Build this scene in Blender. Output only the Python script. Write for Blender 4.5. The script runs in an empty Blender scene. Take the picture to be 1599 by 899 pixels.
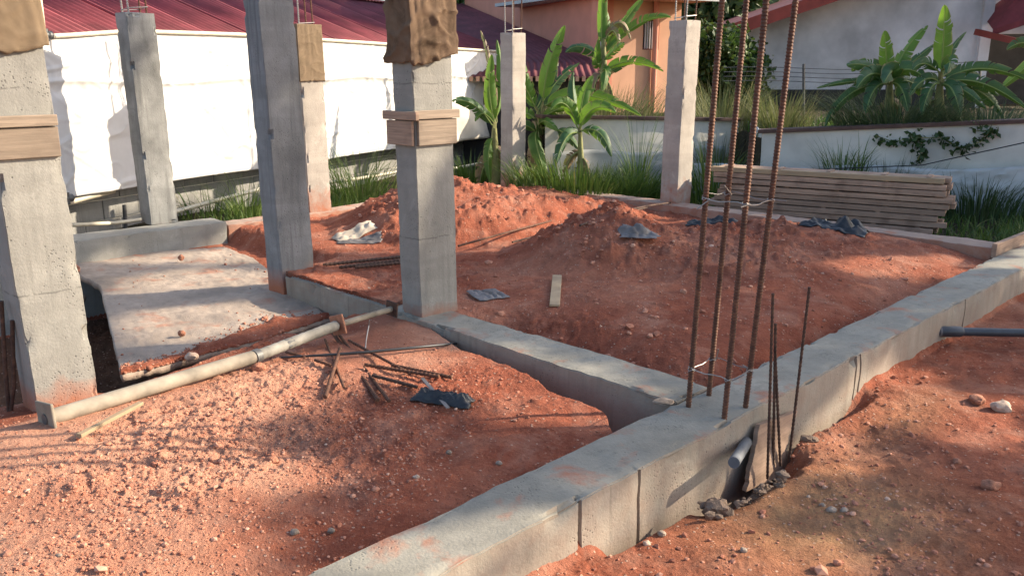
import bpy, bmesh, math, random
import numpy as np
from mathutils import Vector, Matrix, noise as mnoise
random.seed(7); rng = np.random.default_rng(7)
R = math.radians
scene = bpy.context.scene; COL = scene.collection

# ------------------------------------------------------------------ camera, light, exposure
CAM_H, PITCH, FPX, CX, CY = 1.35, math.atan(342 / 1341), 1341.0, 799.5, 449.5
cam_d = bpy.data.cameras.new('camera'); cam = bpy.data.objects.new('camera', cam_d); COL.objects.link(cam)
cam.location = (0, 0, CAM_H); cam.rotation_euler = (math.pi / 2 - PITCH, 0, 0)
cam_d.sensor_width = 36; cam_d.lens = 36 * FPX / 1599; cam_d.clip_start = 0.05; cam_d.clip_end = 2000
scene.camera = cam
SUN_AZ, SUN_EL = R(78), R(26.5)
SUN = Vector((math.sin(SUN_AZ) * math.cos(SUN_EL), math.cos(SUN_AZ) * math.cos(SUN_EL), math.sin(SUN_EL)))
world = bpy.data.worlds.new('World'); scene.world = world; world.use_nodes = True
wn = world.node_tree.nodes; wl = world.node_tree.links
sky = wn.new('ShaderNodeTexSky'); sky.sky_type = 'NISHITA'; sky.sun_disc = False
sky.sun_elevation = SUN_EL; sky.sun_rotation = SUN_AZ; sky.dust_density = 2.0; sky.air_density = 1.0
bg = wn['Background']; bg.inputs['Strength'].default_value = 0.15
wl.new(sky.outputs['Color'], bg.inputs['Color'])
sun_d = bpy.data.lights.new('sun', 'SUN'); sun_d.energy = 5.0; sun_d.angle = R(0.53); sun_d.color = (1.0, 0.86, 0.66)
sun = bpy.data.objects.new('sun', sun_d); COL.objects.link(sun)
sun.rotation_euler = (-SUN).to_track_quat('-Z', 'Y').to_euler(); sun.location = (30, 4, 20)
scene.view_settings.view_transform = 'Standard'; scene.view_settings.look = 'None'
scene.view_settings.exposure = 1.05; scene.view_settings.gamma = 1

# ------------------------------------------------------------------ site frame and survey helpers
cp, sp = math.cos(PITCH), math.sin(PITCH)
GA = R(45.2)
U2 = (math.sin(GA), math.cos(GA)); V2 = (-math.cos(GA), math.sin(GA))
def ray(x, y):
    dx, dy = x - CX, CY - y
    return dx, FPX * cp + dy * sp, dy * cp - FPX * sp
def P(x, y, z=0.0):                       # site point at height z
    a, b, c = ray(x, y); t = (z - CAM_H) / c
    return Vector((a * t, b * t, z))
def Q(x, y, Y):                           # site point at depth Y
    a, b, c = ray(x, y); t = Y / b
    return Vector((a * t, Y, CAM_H + c * t))
def W(u, v, z=0.0):
    return Vector((u * U2[0] + v * V2[0], u * U2[1] + v * V2[1], z))
UV3, VV3, ZV3 = Vector((*U2, 0)), Vector((*V2, 0)), Vector((0, 0, 1))
TT = R(26)
def TP(s, off=0.0, z=0.0):                # boundary line along the tarpaulin fence
    return Vector((-3.57 + s * math.sin(TT) - off * math.cos(TT), 8.1 + s * math.cos(TT) + off * math.sin(TT), z))

# ------------------------------------------------------------------ numpy noise
def _h(i, j, k):
    n = (i * 374761393 + j * 668265263 + k * 2147483647 * 3 + 974634777) & 0xFFFFFFFF
    n = ((n ^ (n >> 13)) * 1274126177) & 0xFFFFFFFF
    return ((n ^ (n >> 16)) & 0xFFFFFF) / float(0xFFFFFF)
def vnoise(x, y, seed=0):
    xi = np.floor(x).astype(np.int64); yi = np.floor(y).astype(np.int64)
    fx = x - xi; fy = y - yi; fx = fx * fx * (3 - 2 * fx); fy = fy * fy * (3 - 2 * fy)
    a = _h(xi, yi, seed); b = _h(xi + 1, yi, seed); c = _h(xi, yi + 1, seed); d = _h(xi + 1, yi + 1, seed)
    return (a * (1 - fx) + b * fx) * (1 - fy) + (c * (1 - fx) + d * fx) * fy
def fbm(x, y, oct=4, seed=0, gain=0.5):
    s = 0; a = 1.0; t = 0
    for o in range(oct):
        s = s + a * (vnoise(x, y, seed + o * 17) - 0.5); t += a; a *= gain
        x = x * 2.03 + 13.7; y = y * 2.03 + 7.1
    return s / t * 2
def ss(a, b, x):
    t = np.clip((x - a) / (b - a), 0, 1); return t * t * (3 - 2 * t)
def mixn(a, b, t): return a + (b - a) * t

# ------------------------------------------------------------------ materials
def new_mat(name):
    m = bpy.data.materials.new(name); m.use_nodes = True
    nt = m.node_tree; return m, nt, nt.nodes['Principled BSDF']
def nd(nt, typ, **kw):
    n = nt.nodes.new(typ)
    for k, v in kw.items():
        if k.startswith('i_'):
            key = k[2:]; key = int(key) if key.isdigit() else key.replace('_', ' ')
            n.inputs[key].default_value = v
        else: setattr(n, k, v)
    return n
def noise_n(nt, vec, scale, detail=4, rough=0.55, dist=0.0):
    n = nd(nt, 'ShaderNodeTexNoise', i_Scale=scale, i_Detail=detail, i_Roughness=rough, i_Distortion=dist)
    if vec is not None: nt.links.new(vec, n.inputs['Vector'])
    return n.outputs['Fac']
def ramp(nt, fac, stops):
    r = nd(nt, 'ShaderNodeValToRGB'); nt.links.new(fac, r.inputs['Fac'])
    el = r.color_ramp.elements
    while len(el) < len(stops): el.new(0.5)
    for e, (p, c) in zip(el, stops):
        e.position = p; e.color = (*c, 1) if len(c) == 3 else c
    return r.outputs['Color']
def mixc(nt, fac, a, b):
    m = nd(nt, 'ShaderNodeMix', data_type='RGBA')
    for s, v in ((m.inputs['Factor'], fac), (m.inputs['A'], a), (m.inputs['B'], b)):
        if isinstance(v, bpy.types.NodeSocket): nt.links.new(v, s)
        elif isinstance(v, tuple): s.default_value = (*v, 1) if len(v) == 3 else v
        else: s.default_value = v
    # Mix has several same-named sockets: address the colour ones explicitly
    for idx, v in ((6, a), (7, b)):
        if isinstance(v, bpy.types.NodeSocket): nt.links.new(v, m.inputs[idx])
        else: m.inputs[idx].default_value = (*v, 1)
    if isinstance(fac, bpy.types.NodeSocket): nt.links.new(fac, m.inputs[0])
    else: m.inputs[0].default_value = fac
    return m.outputs[2]
def math_n(nt, op, a, b=None, c=None, clamp=False):
    m = nd(nt, 'ShaderNodeMath', operation=op); m.use_clamp = clamp
    for i, v in enumerate((a, b, c)):
        if v is None: continue
        if isinstance(v, bpy.types.NodeSocket): nt.links.new(v, m.inputs[i])
        else: m.inputs[i].default_value = v
    return m.outputs[0]
def bump(nt, bsdf, height, strength=0.3, dist=0.01):
    b = nd(nt, 'ShaderNodeBump', i_Strength=strength, i_Distance=dist)
    nt.links.new(height, b.inputs['Height']); nt.links.new(b.outputs[0], bsdf.inputs['Normal'])
def gpos(nt): return nd(nt, 'ShaderNodeNewGeometry').outputs['Position']
def plain(name, col, rough=0.7, var=0.25, scale=30, metal=0.0, bmp=0.15, bdist=0.004, detail=5):
    m, nt, b = new_mat(name); p = gpos(nt)
    f = noise_n(nt, p, scale, detail)
    lo = tuple(c * (1 - var) for c in col); hi = tuple(min(1, c * (1 + var)) for c in col)
    nt.links.new(ramp(nt, f, [(0.3, lo), (0.7, hi)]), b.inputs['Base Color'])
    b.inputs['Roughness'].default_value = rough; b.inputs['Metallic'].default_value = metal
    if bmp: bump(nt, b, noise_n(nt, p, scale * 4, 4), bmp, bdist)
    return m
SOIL_R = (0.36, 0.125, 0.062)
def concrete(name, base=(0.33, 0.315, 0.285), dirt=0.3, topstain=0.0, splash=0.12, var=0.3, dark=0.35, joints=0.0):
    m, nt, b = new_mat(name); p = gpos(nt)
    big = noise_n(nt, p, 2.2, 5, 0.6); mid = noise_n(nt, p, 9, 6, 0.65, 0.4); fine = noise_n(nt, p, 90, 4, 0.6)
    c = ramp(nt, big, [(0.28, tuple(x * (1 - var) for x in base)), (0.5, base), (0.72, tuple(min(.8, x * (1 + var * .7)) for x in base))])
    # vertical form-board streaks and damp blotches
    mp = nd(nt, 'ShaderNodeMapping'); mp.inputs['Scale'].default_value = (9, 9, 0.9); nt.links.new(p, mp.inputs['Vector'])
    streak = noise_n(nt, mp.outputs[0], 1.6, 4, 0.6)
    c = mixc(nt, math_n(nt, 'MULTIPLY', ramp(nt, streak, [(0.52, (0, 0, 0)), (0.7, (1, 1, 1))]), dark), c, tuple(x * 0.45 for x in base))
    c = mixc(nt, math_n(nt, 'MULTIPLY', ramp(nt, mid, [(0.5, (0, 0, 0)), (0.68, (1, 1, 1))]), 0.35), c, tuple(x * 0.6 for x in base))
    c = mixc(nt, math_n(nt, 'MULTIPLY', fine, 0.25), c, tuple(min(.8, x * 1.25) for x in base))
    vo = nd(nt, 'ShaderNodeTexVoronoi', i_Scale=26.0); nt.links.new(p, vo.inputs['Vector'])
    pit = ramp(nt, vo.outputs['Distance'], [(0.06, (1, 1, 1)), (0.13, (0, 0, 0))])
    pitm = math_n(nt, 'MULTIPLY', pit, ramp(nt, noise_n(nt, p, 5, 2), [(0.52, (0, 0, 0)), (0.6, (1, 1, 1))]))
    c = mixc(nt, math_n(nt, 'MULTIPLY', pitm, 0.75), c, tuple(x * 0.3 for x in base))
    v2 = nd(nt, 'ShaderNodeTexVoronoi', i_Scale=70.0); nt.links.new(p, v2.inputs['Vector'])
    hon = math_n(nt, 'MULTIPLY', ramp(nt, v2.outputs['Distance'], [(0.14, (1, 1, 1)), (0.3, (0, 0, 0))]), ramp(nt, noise_n(nt, p, 3.6, 3, 0.6), [(0.53, (0, 0, 0)), (0.62, (1, 1, 1))]))
    c = mixc(nt, math_n(nt, 'MULTIPLY', hon, 0.7), c, tuple(x * 0.35 for x in base))
    mp2 = nd(nt, 'ShaderNodeMapping'); mp2.inputs['Scale'].default_value = (30, 30, 1.1); nt.links.new(p, mp2.inputs['Vector'])
    drip = ramp(nt, noise_n(nt, mp2.outputs[0], 1.3, 3, 0.5), [(0.56, (0, 0, 0)), (0.66, (1, 1, 1))])
    c = mixc(nt, math_n(nt, 'MULTIPLY', math_n(nt, 'MULTIPLY', drip, ramp(nt, big, [(0.42, (0, 0, 0)), (0.6, (1, 1, 1))])), 0.5 * dark + 0.12), c, tuple(x * 0.5 for x in base))
    mp3 = nd(nt, 'ShaderNodeMapping'); mp3.inputs['Scale'].default_value = (.5, .5, 7); nt.links.new(p, mp3.inputs['Vector'])
    c = mixc(nt, math_n(nt, 'MULTIPLY', ramp(nt, noise_n(nt, mp3.outputs[0], 1.0, 3, 0.6), [(0.48, (0, 0, 0)), (0.56, (1, 1, 1))]), 0.22), c, tuple(x * 0.62 for x in base))
    lime = ramp(nt, noise_n(nt, p, 5.2, 5, 0.7, 0.6), [(0.6, (0, 0, 0)), (0.72, (1, 1, 1))])
    c = mixc(nt, math_n(nt, 'MULTIPLY', lime, 0.45), c, tuple(min(.8, x * 1.45) for x in base))
    # red earth: splashed up from the ground and trodden on to level faces
    sx = nd(nt, 'ShaderNodeSeparateXYZ'); nt.links.new(p, sx.inputs[0])
    up = nd(nt, 'ShaderNodeSeparateXYZ'); nt.links.new(nd(nt, 'ShaderNodeNewGeometry').outputs['Normal'], up.inputs[0])
    sp_ = math_n(nt, 'ADD', math_n(nt, 'MULTIPLY', sx.outputs['Z'], -1.0 / splash), 0.9)
    sp_ = math_n(nt, 'MULTIPLY', math_n(nt, 'ADD', sp_, math_n(nt, 'MULTIPLY', math_n(nt, 'SUBTRACT', mid, 0.5), 3.0)), dirt, clamp=True)
    side = math_n(nt, 'SUBTRACT', 1.0, math_n(nt, 'ABSOLUTE', up.outputs['Z']), clamp=True)
    c = mixc(nt, math_n(nt, 'MULTIPLY', sp_, side), c, SOIL_R)
    if topstain:
        st = ramp(nt, noise_n(nt, p, 4.3, 6, 0.62, 0.3), [(0.55, (0, 0, 0)), (0.68, (1, 1, 1))])
        tu = math_n(nt, 'GREATER_THAN', up.outputs['Z'], 0.5)
        c = mixc(nt, math_n(nt, 'MULTIPLY', math_n(nt, 'MULTIPLY', st, tu), topstain), c, SOIL_R)
    if joints:
        zz = math_n(nt, 'ADD', sx.outputs['Z'], math_n(nt, 'MULTIPLY', mid, 0.03))
        d1 = math_n(nt, 'ABSOLUTE', math_n(nt, 'SUBTRACT', zz, .455)); d2 = math_n(nt, 'ABSOLUTE', math_n(nt, 'SUBTRACT', zz, 1.29))
        ln = ramp(nt, math_n(nt, 'MINIMUM', d1, d2), [(0.0015, (1, 1, 1)), (0.0045, (0, 0, 0))])
        ln = math_n(nt, 'MULTIPLY', ln, ramp(nt, noise_n(nt, p, 14, 3), [(0.4, (0, 0, 0)), (0.5, (1, 1, 1))]))
        c = mixc(nt, math_n(nt, 'MULTIPLY', math_n(nt, 'MULTIPLY', ln, side), 0.75), c, tuple(x * 0.3 for x in base))
    nt.links.new(c, b.inputs['Base Color']); b.inputs['Roughness'].default_value = 0.88
    hh = math_n(nt, 'SUBTRACT', math_n(nt, 'ADD', fine, math_n(nt, 'MULTIPLY', mid, 1.2)), math_n(nt, 'MULTIPLY', math_n(nt, 'ADD', pitm, hon), 1.6))
    bump(nt, b, hh, 0.4, 0.006)
    return m

def soil_material():
    m, nt, b = new_mat('red_laterite_soil'); p = gpos(nt)
    big = noise_n(nt, p, 1.4, 6, 0.62); mid = noise_n(nt, p, 11, 7, 0.7); fine = noise_n(nt, p, 75, 6, 0.75)
    c = ramp(nt, big, [(0.3, (0.265, 0.072, 0.04)), (0.5, (0.36, 0.108, 0.06)), (0.7, (0.45, 0.16, 0.095))])
    c = mixc(nt, math_n(nt, 'MULTIPLY', ramp(nt, mid, [(0.38, (1, 1, 1)), (0.56, (0, 0, 0))]), 0.6), c, (0.18, 0.05, 0.029))
    c = mixc(nt, math_n(nt, 'MULTIPLY', ramp(nt, fine, [(0.5, (0, 0, 0)), (0.72, (1, 1, 1))]), 0.45), c, (0.52, 0.23, 0.145))
    dust = ramp(nt, noise_n(nt, p, 3.1, 6, 0.68, 0.5), [(0.5, (0, 0, 0)), (0.68, (1, 1, 1))])
    c = mixc(nt, math_n(nt, 'MULTIPLY', dust, 0.7), c, (0.48, 0.24, 0.165))
    damp = ramp(nt, noise_n(nt, p, 2.3, 6, 0.66, 0.8), [(0.54, (0, 0, 0)), (0.66, (1, 1, 1))])
    c = mixc(nt, math_n(nt, 'MULTIPLY', damp, 0.5), c, (0.20, 0.062, 0.038))
    a = nd(nt, 'ShaderNodeAttribute', attribute_name='pale')
    c = mixc(nt, math_n(nt, 'MULTIPLY', a.outputs['Fac'], math_n(nt, 'ADD', math_n(nt, 'MULTIPLY', fine, 1.1), 0.25, clamp=True)), c, (0.66, 0.36, 0.24))
    a2 = nd(nt, 'ShaderNodeAttribute', attribute_name='sand')
    c = mixc(nt, math_n(nt, 'MULTIPLY', a2.outputs['Fac'], math_n(nt, 'ADD', mid, 0.1, clamp=True)), c, (0.40, 0.255, 0.13))
    a3 = nd(nt, 'ShaderNodeAttribute', attribute_name='humus_pit_shade')
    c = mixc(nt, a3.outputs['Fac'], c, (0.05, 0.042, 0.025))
    vo = nd(nt, 'ShaderNodeTexVoronoi', i_Scale=62.0); nt.links.new(p, vo.inputs['Vector'])
    cs = nd(nt, 'ShaderNodeSeparateColor'); nt.links.new(vo.outputs['Color'], cs.inputs[0])
    speck = math_n(nt, 'MULTIPLY', math_n(nt, 'GREATER_THAN', cs.outputs[0], 0.92), ramp(nt, vo.outputs['Distance'], [(0.25, (1, 1, 1)), (0.4, (0, 0, 0))]))
    c = mixc(nt, math_n(nt, 'MULTIPLY', speck, 0.75), c, (0.62, 0.42, 0.32))
    nt.links.new(c, b.inputs['Base Color']); b.inputs['Roughness'].default_value = 0.95
    b.inputs['Specular IOR Level'].default_value = 0.15
    h = math_n(nt, 'ADD', math_n(nt, 'MULTIPLY', mid, 1.6), math_n(nt, 'ADD', fine, math_n(nt, 'MULTIPLY', speck, 0.5)))
    bump(nt, b, h, 0.9, 0.022)
    return m

def attr_mat(name, stops, rough=0.9, transl=0.0, attr='tone', scale=None):
    m, nt, b = new_mat(name)
    a = nd(nt, 'ShaderNodeAttribute', attribute_name=attr)
    c = ramp(nt, a.outputs['Fac'], stops)
    nt.links.new(c, b.inputs['Base Color']); b.inputs['Roughness'].default_value = rough
    if transl:
        t = nd(nt, 'ShaderNodeBsdfTranslucent'); nt.links.new(c, t.inputs['Color'])
        mx = nd(nt, 'ShaderNodeMixShader', i_0=transl)
        nt.links.new(b.outputs[0], mx.inputs[1]); nt.links.new(t.outputs[0], mx.inputs[2])
        nt.links.new(mx.outputs[0], nt.nodes['Material Output'].inputs['Surface'])
    return m

def banana_mat(name, col, transl=0.35):
    m, nt, b = new_mat(name)
    uv = nd(nt, 'ShaderNodeUVMap'); sx = nd(nt, 'ShaderNodeSeparateXYZ'); nt.links.new(uv.outputs[0], sx.inputs[0])
    wob = math_n(nt, 'MULTIPLY', math_n(nt, 'ABSOLUTE', math_n(nt, 'SUBTRACT', sx.outputs[1], 0.5)), 0.25)
    w = math_n(nt, 'SINE', math_n(nt, 'MULTIPLY', math_n(nt, 'SUBTRACT', sx.outputs[0], wob), 190.0))
    n = noise_n(nt, gpos(nt), 7, 4)
    c = ramp(nt, n, [(0.3, tuple(x * 0.75 for x in col)), (0.7, tuple(x * 1.25 for x in col))])
    c = mixc(nt, math_n(nt, 'MULTIPLY', math_n(nt, 'ADD', math_n(nt, 'MULTIPLY', w, 0.5), 0.5), 0.22), c, tuple(x * 0.6 for x in col))
    rib = ramp(nt, math_n(nt, 'ABSOLUTE', math_n(nt, 'SUBTRACT', sx.outputs[1], 0.5)), [(0.025, (1, 1, 1)), (0.05, (0, 0, 0))])
    c = mixc(nt, math_n(nt, 'MULTIPLY', rib, 0.7), c, (0.32, 0.4, 0.12))
    tip = ramp(nt, math_n(nt, 'ADD', math_n(nt, 'ABSOLUTE', math_n(nt, 'SUBTRACT', sx.outputs[1], 0.5)), math_n(nt, 'MULTIPLY', n, 0.12)), [(0.5, (0, 0, 0)), (0.54, (1, 1, 1))])
    c = mixc(nt, math_n(nt, 'MULTIPLY', tip, 0.65), c, (0.3, 0.22, 0.08))
    nt.links.new(c, b.inputs['Base Color']); b.inputs['Roughness'].default_value = 0.55
    bump(nt, b, w, 0.25, 0.003)
    t = nd(nt, 'ShaderNodeBsdfTranslucent'); nt.links.new(mixc(nt, 0.5, c, (0.25, 0.42, 0.03)), t.inputs['Color'])
    mx = nd(nt, 'ShaderNodeMixShader', i_0=transl)
    nt.links.new(b.outputs[0], mx.inputs[1]); nt.links.new(t.outputs[0], mx.inputs[2])
    nt.links.new(mx.outputs[0], nt.nodes['Material Output'].inputs['Surface'])
    return m

def wood_mat(name, col, var=0.35, axis=UV3, dirt=None):
    m, nt, b = new_mat(name); p = gpos(nt)
    mp = nd(nt, 'ShaderNodeMapping'); mp.inputs['Scale'].default_value = (1.2, 1.2, 26); nt.links.new(p, mp.inputs['Vector'])
    g = noise_n(nt, mp.outputs[0], 3.0, 6, 0.65, 0.5); k = noise_n(nt, p, 6, 4)
    oi = nd(nt, 'ShaderNodeObjectInfo')
    c = ramp(nt, g, [(0.3, tuple(x * (1 - var) for x in col)), (0.65, tuple(min(1, x * (1 + var)) for x in col))])
    c = mixc(nt, math_n(nt, 'MULTIPLY', ramp(nt, k, [(0.5, (0, 0, 0)), (0.66, (1, 1, 1))]), 0.6), c, dirt or tuple(x * 0.45 for x in col))
    c = mixc(nt, math_n(nt, 'MULTIPLY', oi.outputs['Random'], 0.75), c, tuple(x * 0.55 for x in col))
    nt.links.new(c, b.inputs['Base Color']); b.inputs['Roughness'].default_value = 0.85
    bump(nt, b, g, 0.5, 0.004)
    return m

def rust_mat(name, a=(0.105, 0.045, 0.026), b_=(0.2, 0.085, 0.042)):
    m, nt, b = new_mat(name); p = gpos(nt)
    c = ramp(nt, noise_n(nt, p, 40, 5, 0.7), [(0.3, tuple(x * .5 for x in a)), (0.5, a), (0.72, b_)])
    nt.links.new(c, b.inputs['Base Color']); b.inputs['Roughness'].default_value = 0.75; b.inputs['Metallic'].default_value = 0.25
    bump(nt, b, noise_n(nt, p, 160, 3), 0.4, 0.002)
    return m

M = {}
M['soil'] = soil_material()
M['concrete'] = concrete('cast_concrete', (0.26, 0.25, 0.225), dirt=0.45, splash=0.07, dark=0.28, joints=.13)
M['concrete_dark'] = concrete('shaded_concrete', (0.19, 0.195, 0.20), dirt=0.3, splash=0.05, dark=0.75, var=0.55)  # darker, bluer concrete: the inner column's shade put into its colour
M['curb'] = concrete('curb_concrete', (0.29, 0.28, 0.25), dirt=0.0, splash=0.3, dark=0.3)
M['sheet_old'] = plain('dirty_plastic_sheet', (0.42, 0.42, 0.40), 0.6, 0.2, 3, 0, 0.2)
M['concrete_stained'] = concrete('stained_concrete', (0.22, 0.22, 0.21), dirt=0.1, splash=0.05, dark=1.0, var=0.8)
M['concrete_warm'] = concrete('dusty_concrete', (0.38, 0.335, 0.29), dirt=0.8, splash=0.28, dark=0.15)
M['beam'] = concrete('beam_concrete', (0.275, 0.255, 0.21), dirt=0.12, topstain=0.8, splash=0.5, dark=0.5, var=.4)
M['beam_dusty'] = concrete('beam_under_red_dust', (0.38, 0.27, 0.21), dirt=0.6, topstain=0.95, splash=0.6)
M['slab'] = concrete('dusty_slab', (0.36, 0.285, 0.225), dirt=0.1, topstain=0.6, splash=0.5, var=0.5, dark=.5)
M['rust'] = rust_mat('rusty_steel')
M['rust_dark'] = rust_mat('dark_rusty_steel', (0.075, 0.04, 0.028), (0.15, 0.075, 0.045))
M['steel'] = plain('galvanised_steel', (0.235, 0.2, 0.155), 0.8, 0.5, 7, 0.0)
M['steel_dark'] = plain('dark_steel', (0.1, 0.1, 0.1), 0.55, 0.35, 20, 0.4)
M['sleeve'] = plain('dusty_grey_steel', (0.2, 0.185, 0.16), 0.75, 0.4, 12, 0.0)
M['orange_steel'] = plain('rust_orange_steel', (0.38, 0.16, 0.09), 0.75, 0.3, 30, 0.1)
M['wire'] = plain('tie_wire', (0.3, 0.28, 0.26), 0.45, 0.2, 30, 0.6, 0)
M['timber'] = wood_mat('weathered_timber', (0.385, 0.255, 0.18), dirt=(0.16, 0.095, 0.065))
M['timber_light'] = wood_mat('pale_lit_timber', (0.46, 0.33, 0.2), dirt=(0.3, 0.2, 0.12))
M['batten'] = wood_mat('clamp_timber', (0.30, 0.23, 0.17), dirt=(0.17, 0.12, 0.09))
def burlap_mat(name, col, var):
    m, nt, b = new_mat(name); p = gpos(nt); f = noise_n(nt, p, 5, 8, 0.65, 0.4)
    c = ramp(nt, f, [(0.32, tuple(x * (1 - var) for x in col)), (0.5, col), (0.7, tuple(x * (1 + var * .6) for x in col))])
    w1 = nd(nt, 'ShaderNodeTexWave', i_Scale=150.0, i_Distortion=2.5, bands_direction='Z'); w2 = nd(nt, 'ShaderNodeTexWave', i_Scale=130.0, i_Distortion=2.5, bands_direction='DIAGONAL')
    for w in (w1, w2): nt.links.new(p, w.inputs['Vector'])
    wv = math_n(nt, 'ADD', w1.outputs['Fac'], w2.outputs['Fac'])
    c = mixc(nt, math_n(nt, 'MULTIPLY', wv, 0.1), c, tuple(x * 0.4 for x in col))
    nt.links.new(c, b.inputs['Base Color']); b.inputs['Roughness'].default_value = 1.0; b.inputs['Specular IOR Level'].default_value = 0.05
    bump(nt, b, math_n(nt, 'ADD', wv, math_n(nt, 'MULTIPLY', f, 3.0)), 0.5, 0.004)
    return m
M['burlap'] = burlap_mat('burlap', (0.185, 0.125, 0.085), 0.65)
M['burlap_pale'] = burlap_mat('pale_sacking', (0.26, 0.19, 0.125), 0.3)
M['tarp'] = plain('white_tarpaulin', (0.55, 0.545, 0.54), 0.6, 0.14, 2.2, 0, 0.1)
M['sheet'] = plain('pale_plastic_sheet', (0.42, 0.43, 0.425), 0.5, 0.15, 3, 0, 0.2)
M['pvc'] = plain('cream_pvc', (0.62, 0.56, 0.43), 0.45, 0.15, 14, 0, 0.05)
M['black'] = plain('black_plastic', (0.018, 0.019, 0.022), 0.42, 0.4, 12, 0, 0.2)
M['blueblack'] = plain('dark_grey_pvc', (0.045, 0.05, 0.06), 0.4, 0.3, 14, 0, 0.05)
M['stub'] = plain('pale_grey_pvc', (0.10, 0.11, 0.125), 0.7, 0.3, 14, 0, 0.1)
M['grey_plastic'] = plain('grey_plastic', (0.15, 0.135, 0.13), 0.65, 0.5, 9, 0, 0.3)
M['paper'] = plain('cement_bag_paper', (0.45, 0.38, 0.3), 0.9, 0.2, 10)
M['redroof'] = plain('red_painted_iron', (0.21, 0.043, 0.05), 0.75, 0.3, 3, 0.0, 0.05)
M['darkroof'] = plain('dark_shaded_red_iron', (0.15, 0.034, 0.04), 0.75, 0.3, 3, 0.0, 0.05)  # dark red iron; on the lean-to roof the dark tone is painted shade
M['shaded_orange'] = plain('shaded_orange_render', (0.62, 0.26, 0.175), 0.9, 0.1, 2.5)  # house render with the shade of its left wall put into the colour
M['lit_peach'] = plain('lit_peach_render', (0.58, 0.32, 0.205), 0.9, 0.1, 2.5)  # same house render in the sunlit tone of its right wall
M['white_wall'] = plain('old_white_render', (0.60, 0.58, 0.575), 0.9, 0.28, 1.3)
M['fascia'] = plain('red_fascia', (0.26, 0.045, 0.03), 0.6, 0.2, 6)
M['retaining'] = plain('stained_white_wall', (0.66, 0.62, 0.54), 0.9, 0.2, 2.2, 0, 0.3, 0.01)
M['retaining_pale'] = plain('weathered_white_wall', (0.54, 0.52, 0.47), 0.9, 0.25, 1.6, 0, 0.3, 0.01)
M['coping'] = plain('dark_coping', (0.09, 0.05, 0.04), 0.85, 0.35, 8)
M['block'] = concrete('concrete_block', (0.27, 0.265, 0.25), dirt=0.0, splash=0.2, dark=0.4)
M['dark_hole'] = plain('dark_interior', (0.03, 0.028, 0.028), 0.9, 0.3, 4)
M['glass'] = plain('window_glass', (0.05, 0.055, 0.06), 0.12, 0.2, 3, 0, 0)
M['frame'] = plain('brown_frame', (0.14, 0.05, 0.04), 0.6, 0.2, 10)
M['bars'] = plain('white_bars', (0.6, 0.55, 0.55), 0.5, 0.1, 10)
M['bark'] = plain('bark', (0.11, 0.085, 0.06), 0.95, 0.4, 20, 0, 0.6, 0.02)
M['pebble'] = attr_mat('pebbles', [(0, (0.24, 0.085, 0.05)), (0.35, (0.38, 0.15, 0.09)), (0.8, (0.52, 0.26, 0.17)), (0.96, (0.62, 0.4, 0.29)), (1, (0.6, 0.52, 0.45))], 0.95)
M['clod'] = plain('red_clod', (0.38, 0.16, 0.095), 0.95, 0.4, 40, 0, 0.8, 0.008)
M['stone_grey'] = plain('grey_stone', (0.26, 0.2, 0.155), 0.9, 0.4, 40, 0, 0.5, 0.006)
M['rubble'] = plain('shaded_rubble', (0.16, 0.11, 0.08), 0.95, 0.4, 40, 0, 0.5, 0.006)  # rubble darkened in colour to stand for shade in the gap
M['stone_pale'] = plain('pale_stone', (0.5, 0.36, 0.27), 0.9, 0.3, 40, 0, 0.5, 0.006)
M['grass'] = attr_mat('grass_blades', [(0, (0.035, 0.075, 0.014)), (0.5, (0.075, 0.14, 0.022)), (0.85, (0.14, 0.19, 0.035)), (1, (0.3, 0.26, 0.1))], 0.6, 0.35)
M['grass_light'] = attr_mat('light_green_weeds', [(0, (0.06, 0.12, 0.02)), (0.5, (0.13, 0.2, 0.04)), (0.85, (0.24, 0.29, 0.09)), (1, (0.4, 0.36, 0.18))], 0.6, 0.35)  # lighter green blades than the common grass
M['weed_dark'] = attr_mat('deep_green_weeds', [(0, (0.03, 0.06, 0.018)), (0.5, (0.065, 0.11, 0.035)), (1, (0.16, 0.17, 0.08))], 0.7, 0.3)
M['dry_grass'] = attr_mat('flowering_grass', [(0, (0.06, 0.09, 0.02)), (0.5, (0.16, 0.18, 0.06)), (1, (0.34, 0.29, 0.14))], 0.7, 0.35)
M['leaf'] = attr_mat('tree_leaves', [(0, (0.02, 0.045, 0.01)), (0.6, (0.05, 0.1, 0.02)), (1, (0.1, 0.15, 0.03))], 0.5, 0.3)
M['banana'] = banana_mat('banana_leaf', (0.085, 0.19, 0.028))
M['banana_dark'] = banana_mat('banana_leaf_shaded', (0.04, 0.11, 0.035), 0.2)  # deeper green leaf; in the right-hand clump it paints the shade below lit tips
M['banana_dry'] = banana_mat('banana_leaf_dead', (0.2, 0.13, 0.07), 0.15)
M['stem'] = plain('pseudostem', (0.2, 0.2, 0.07), 0.7, 0.5, 9, 0, 0.4, 0.01)

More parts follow.
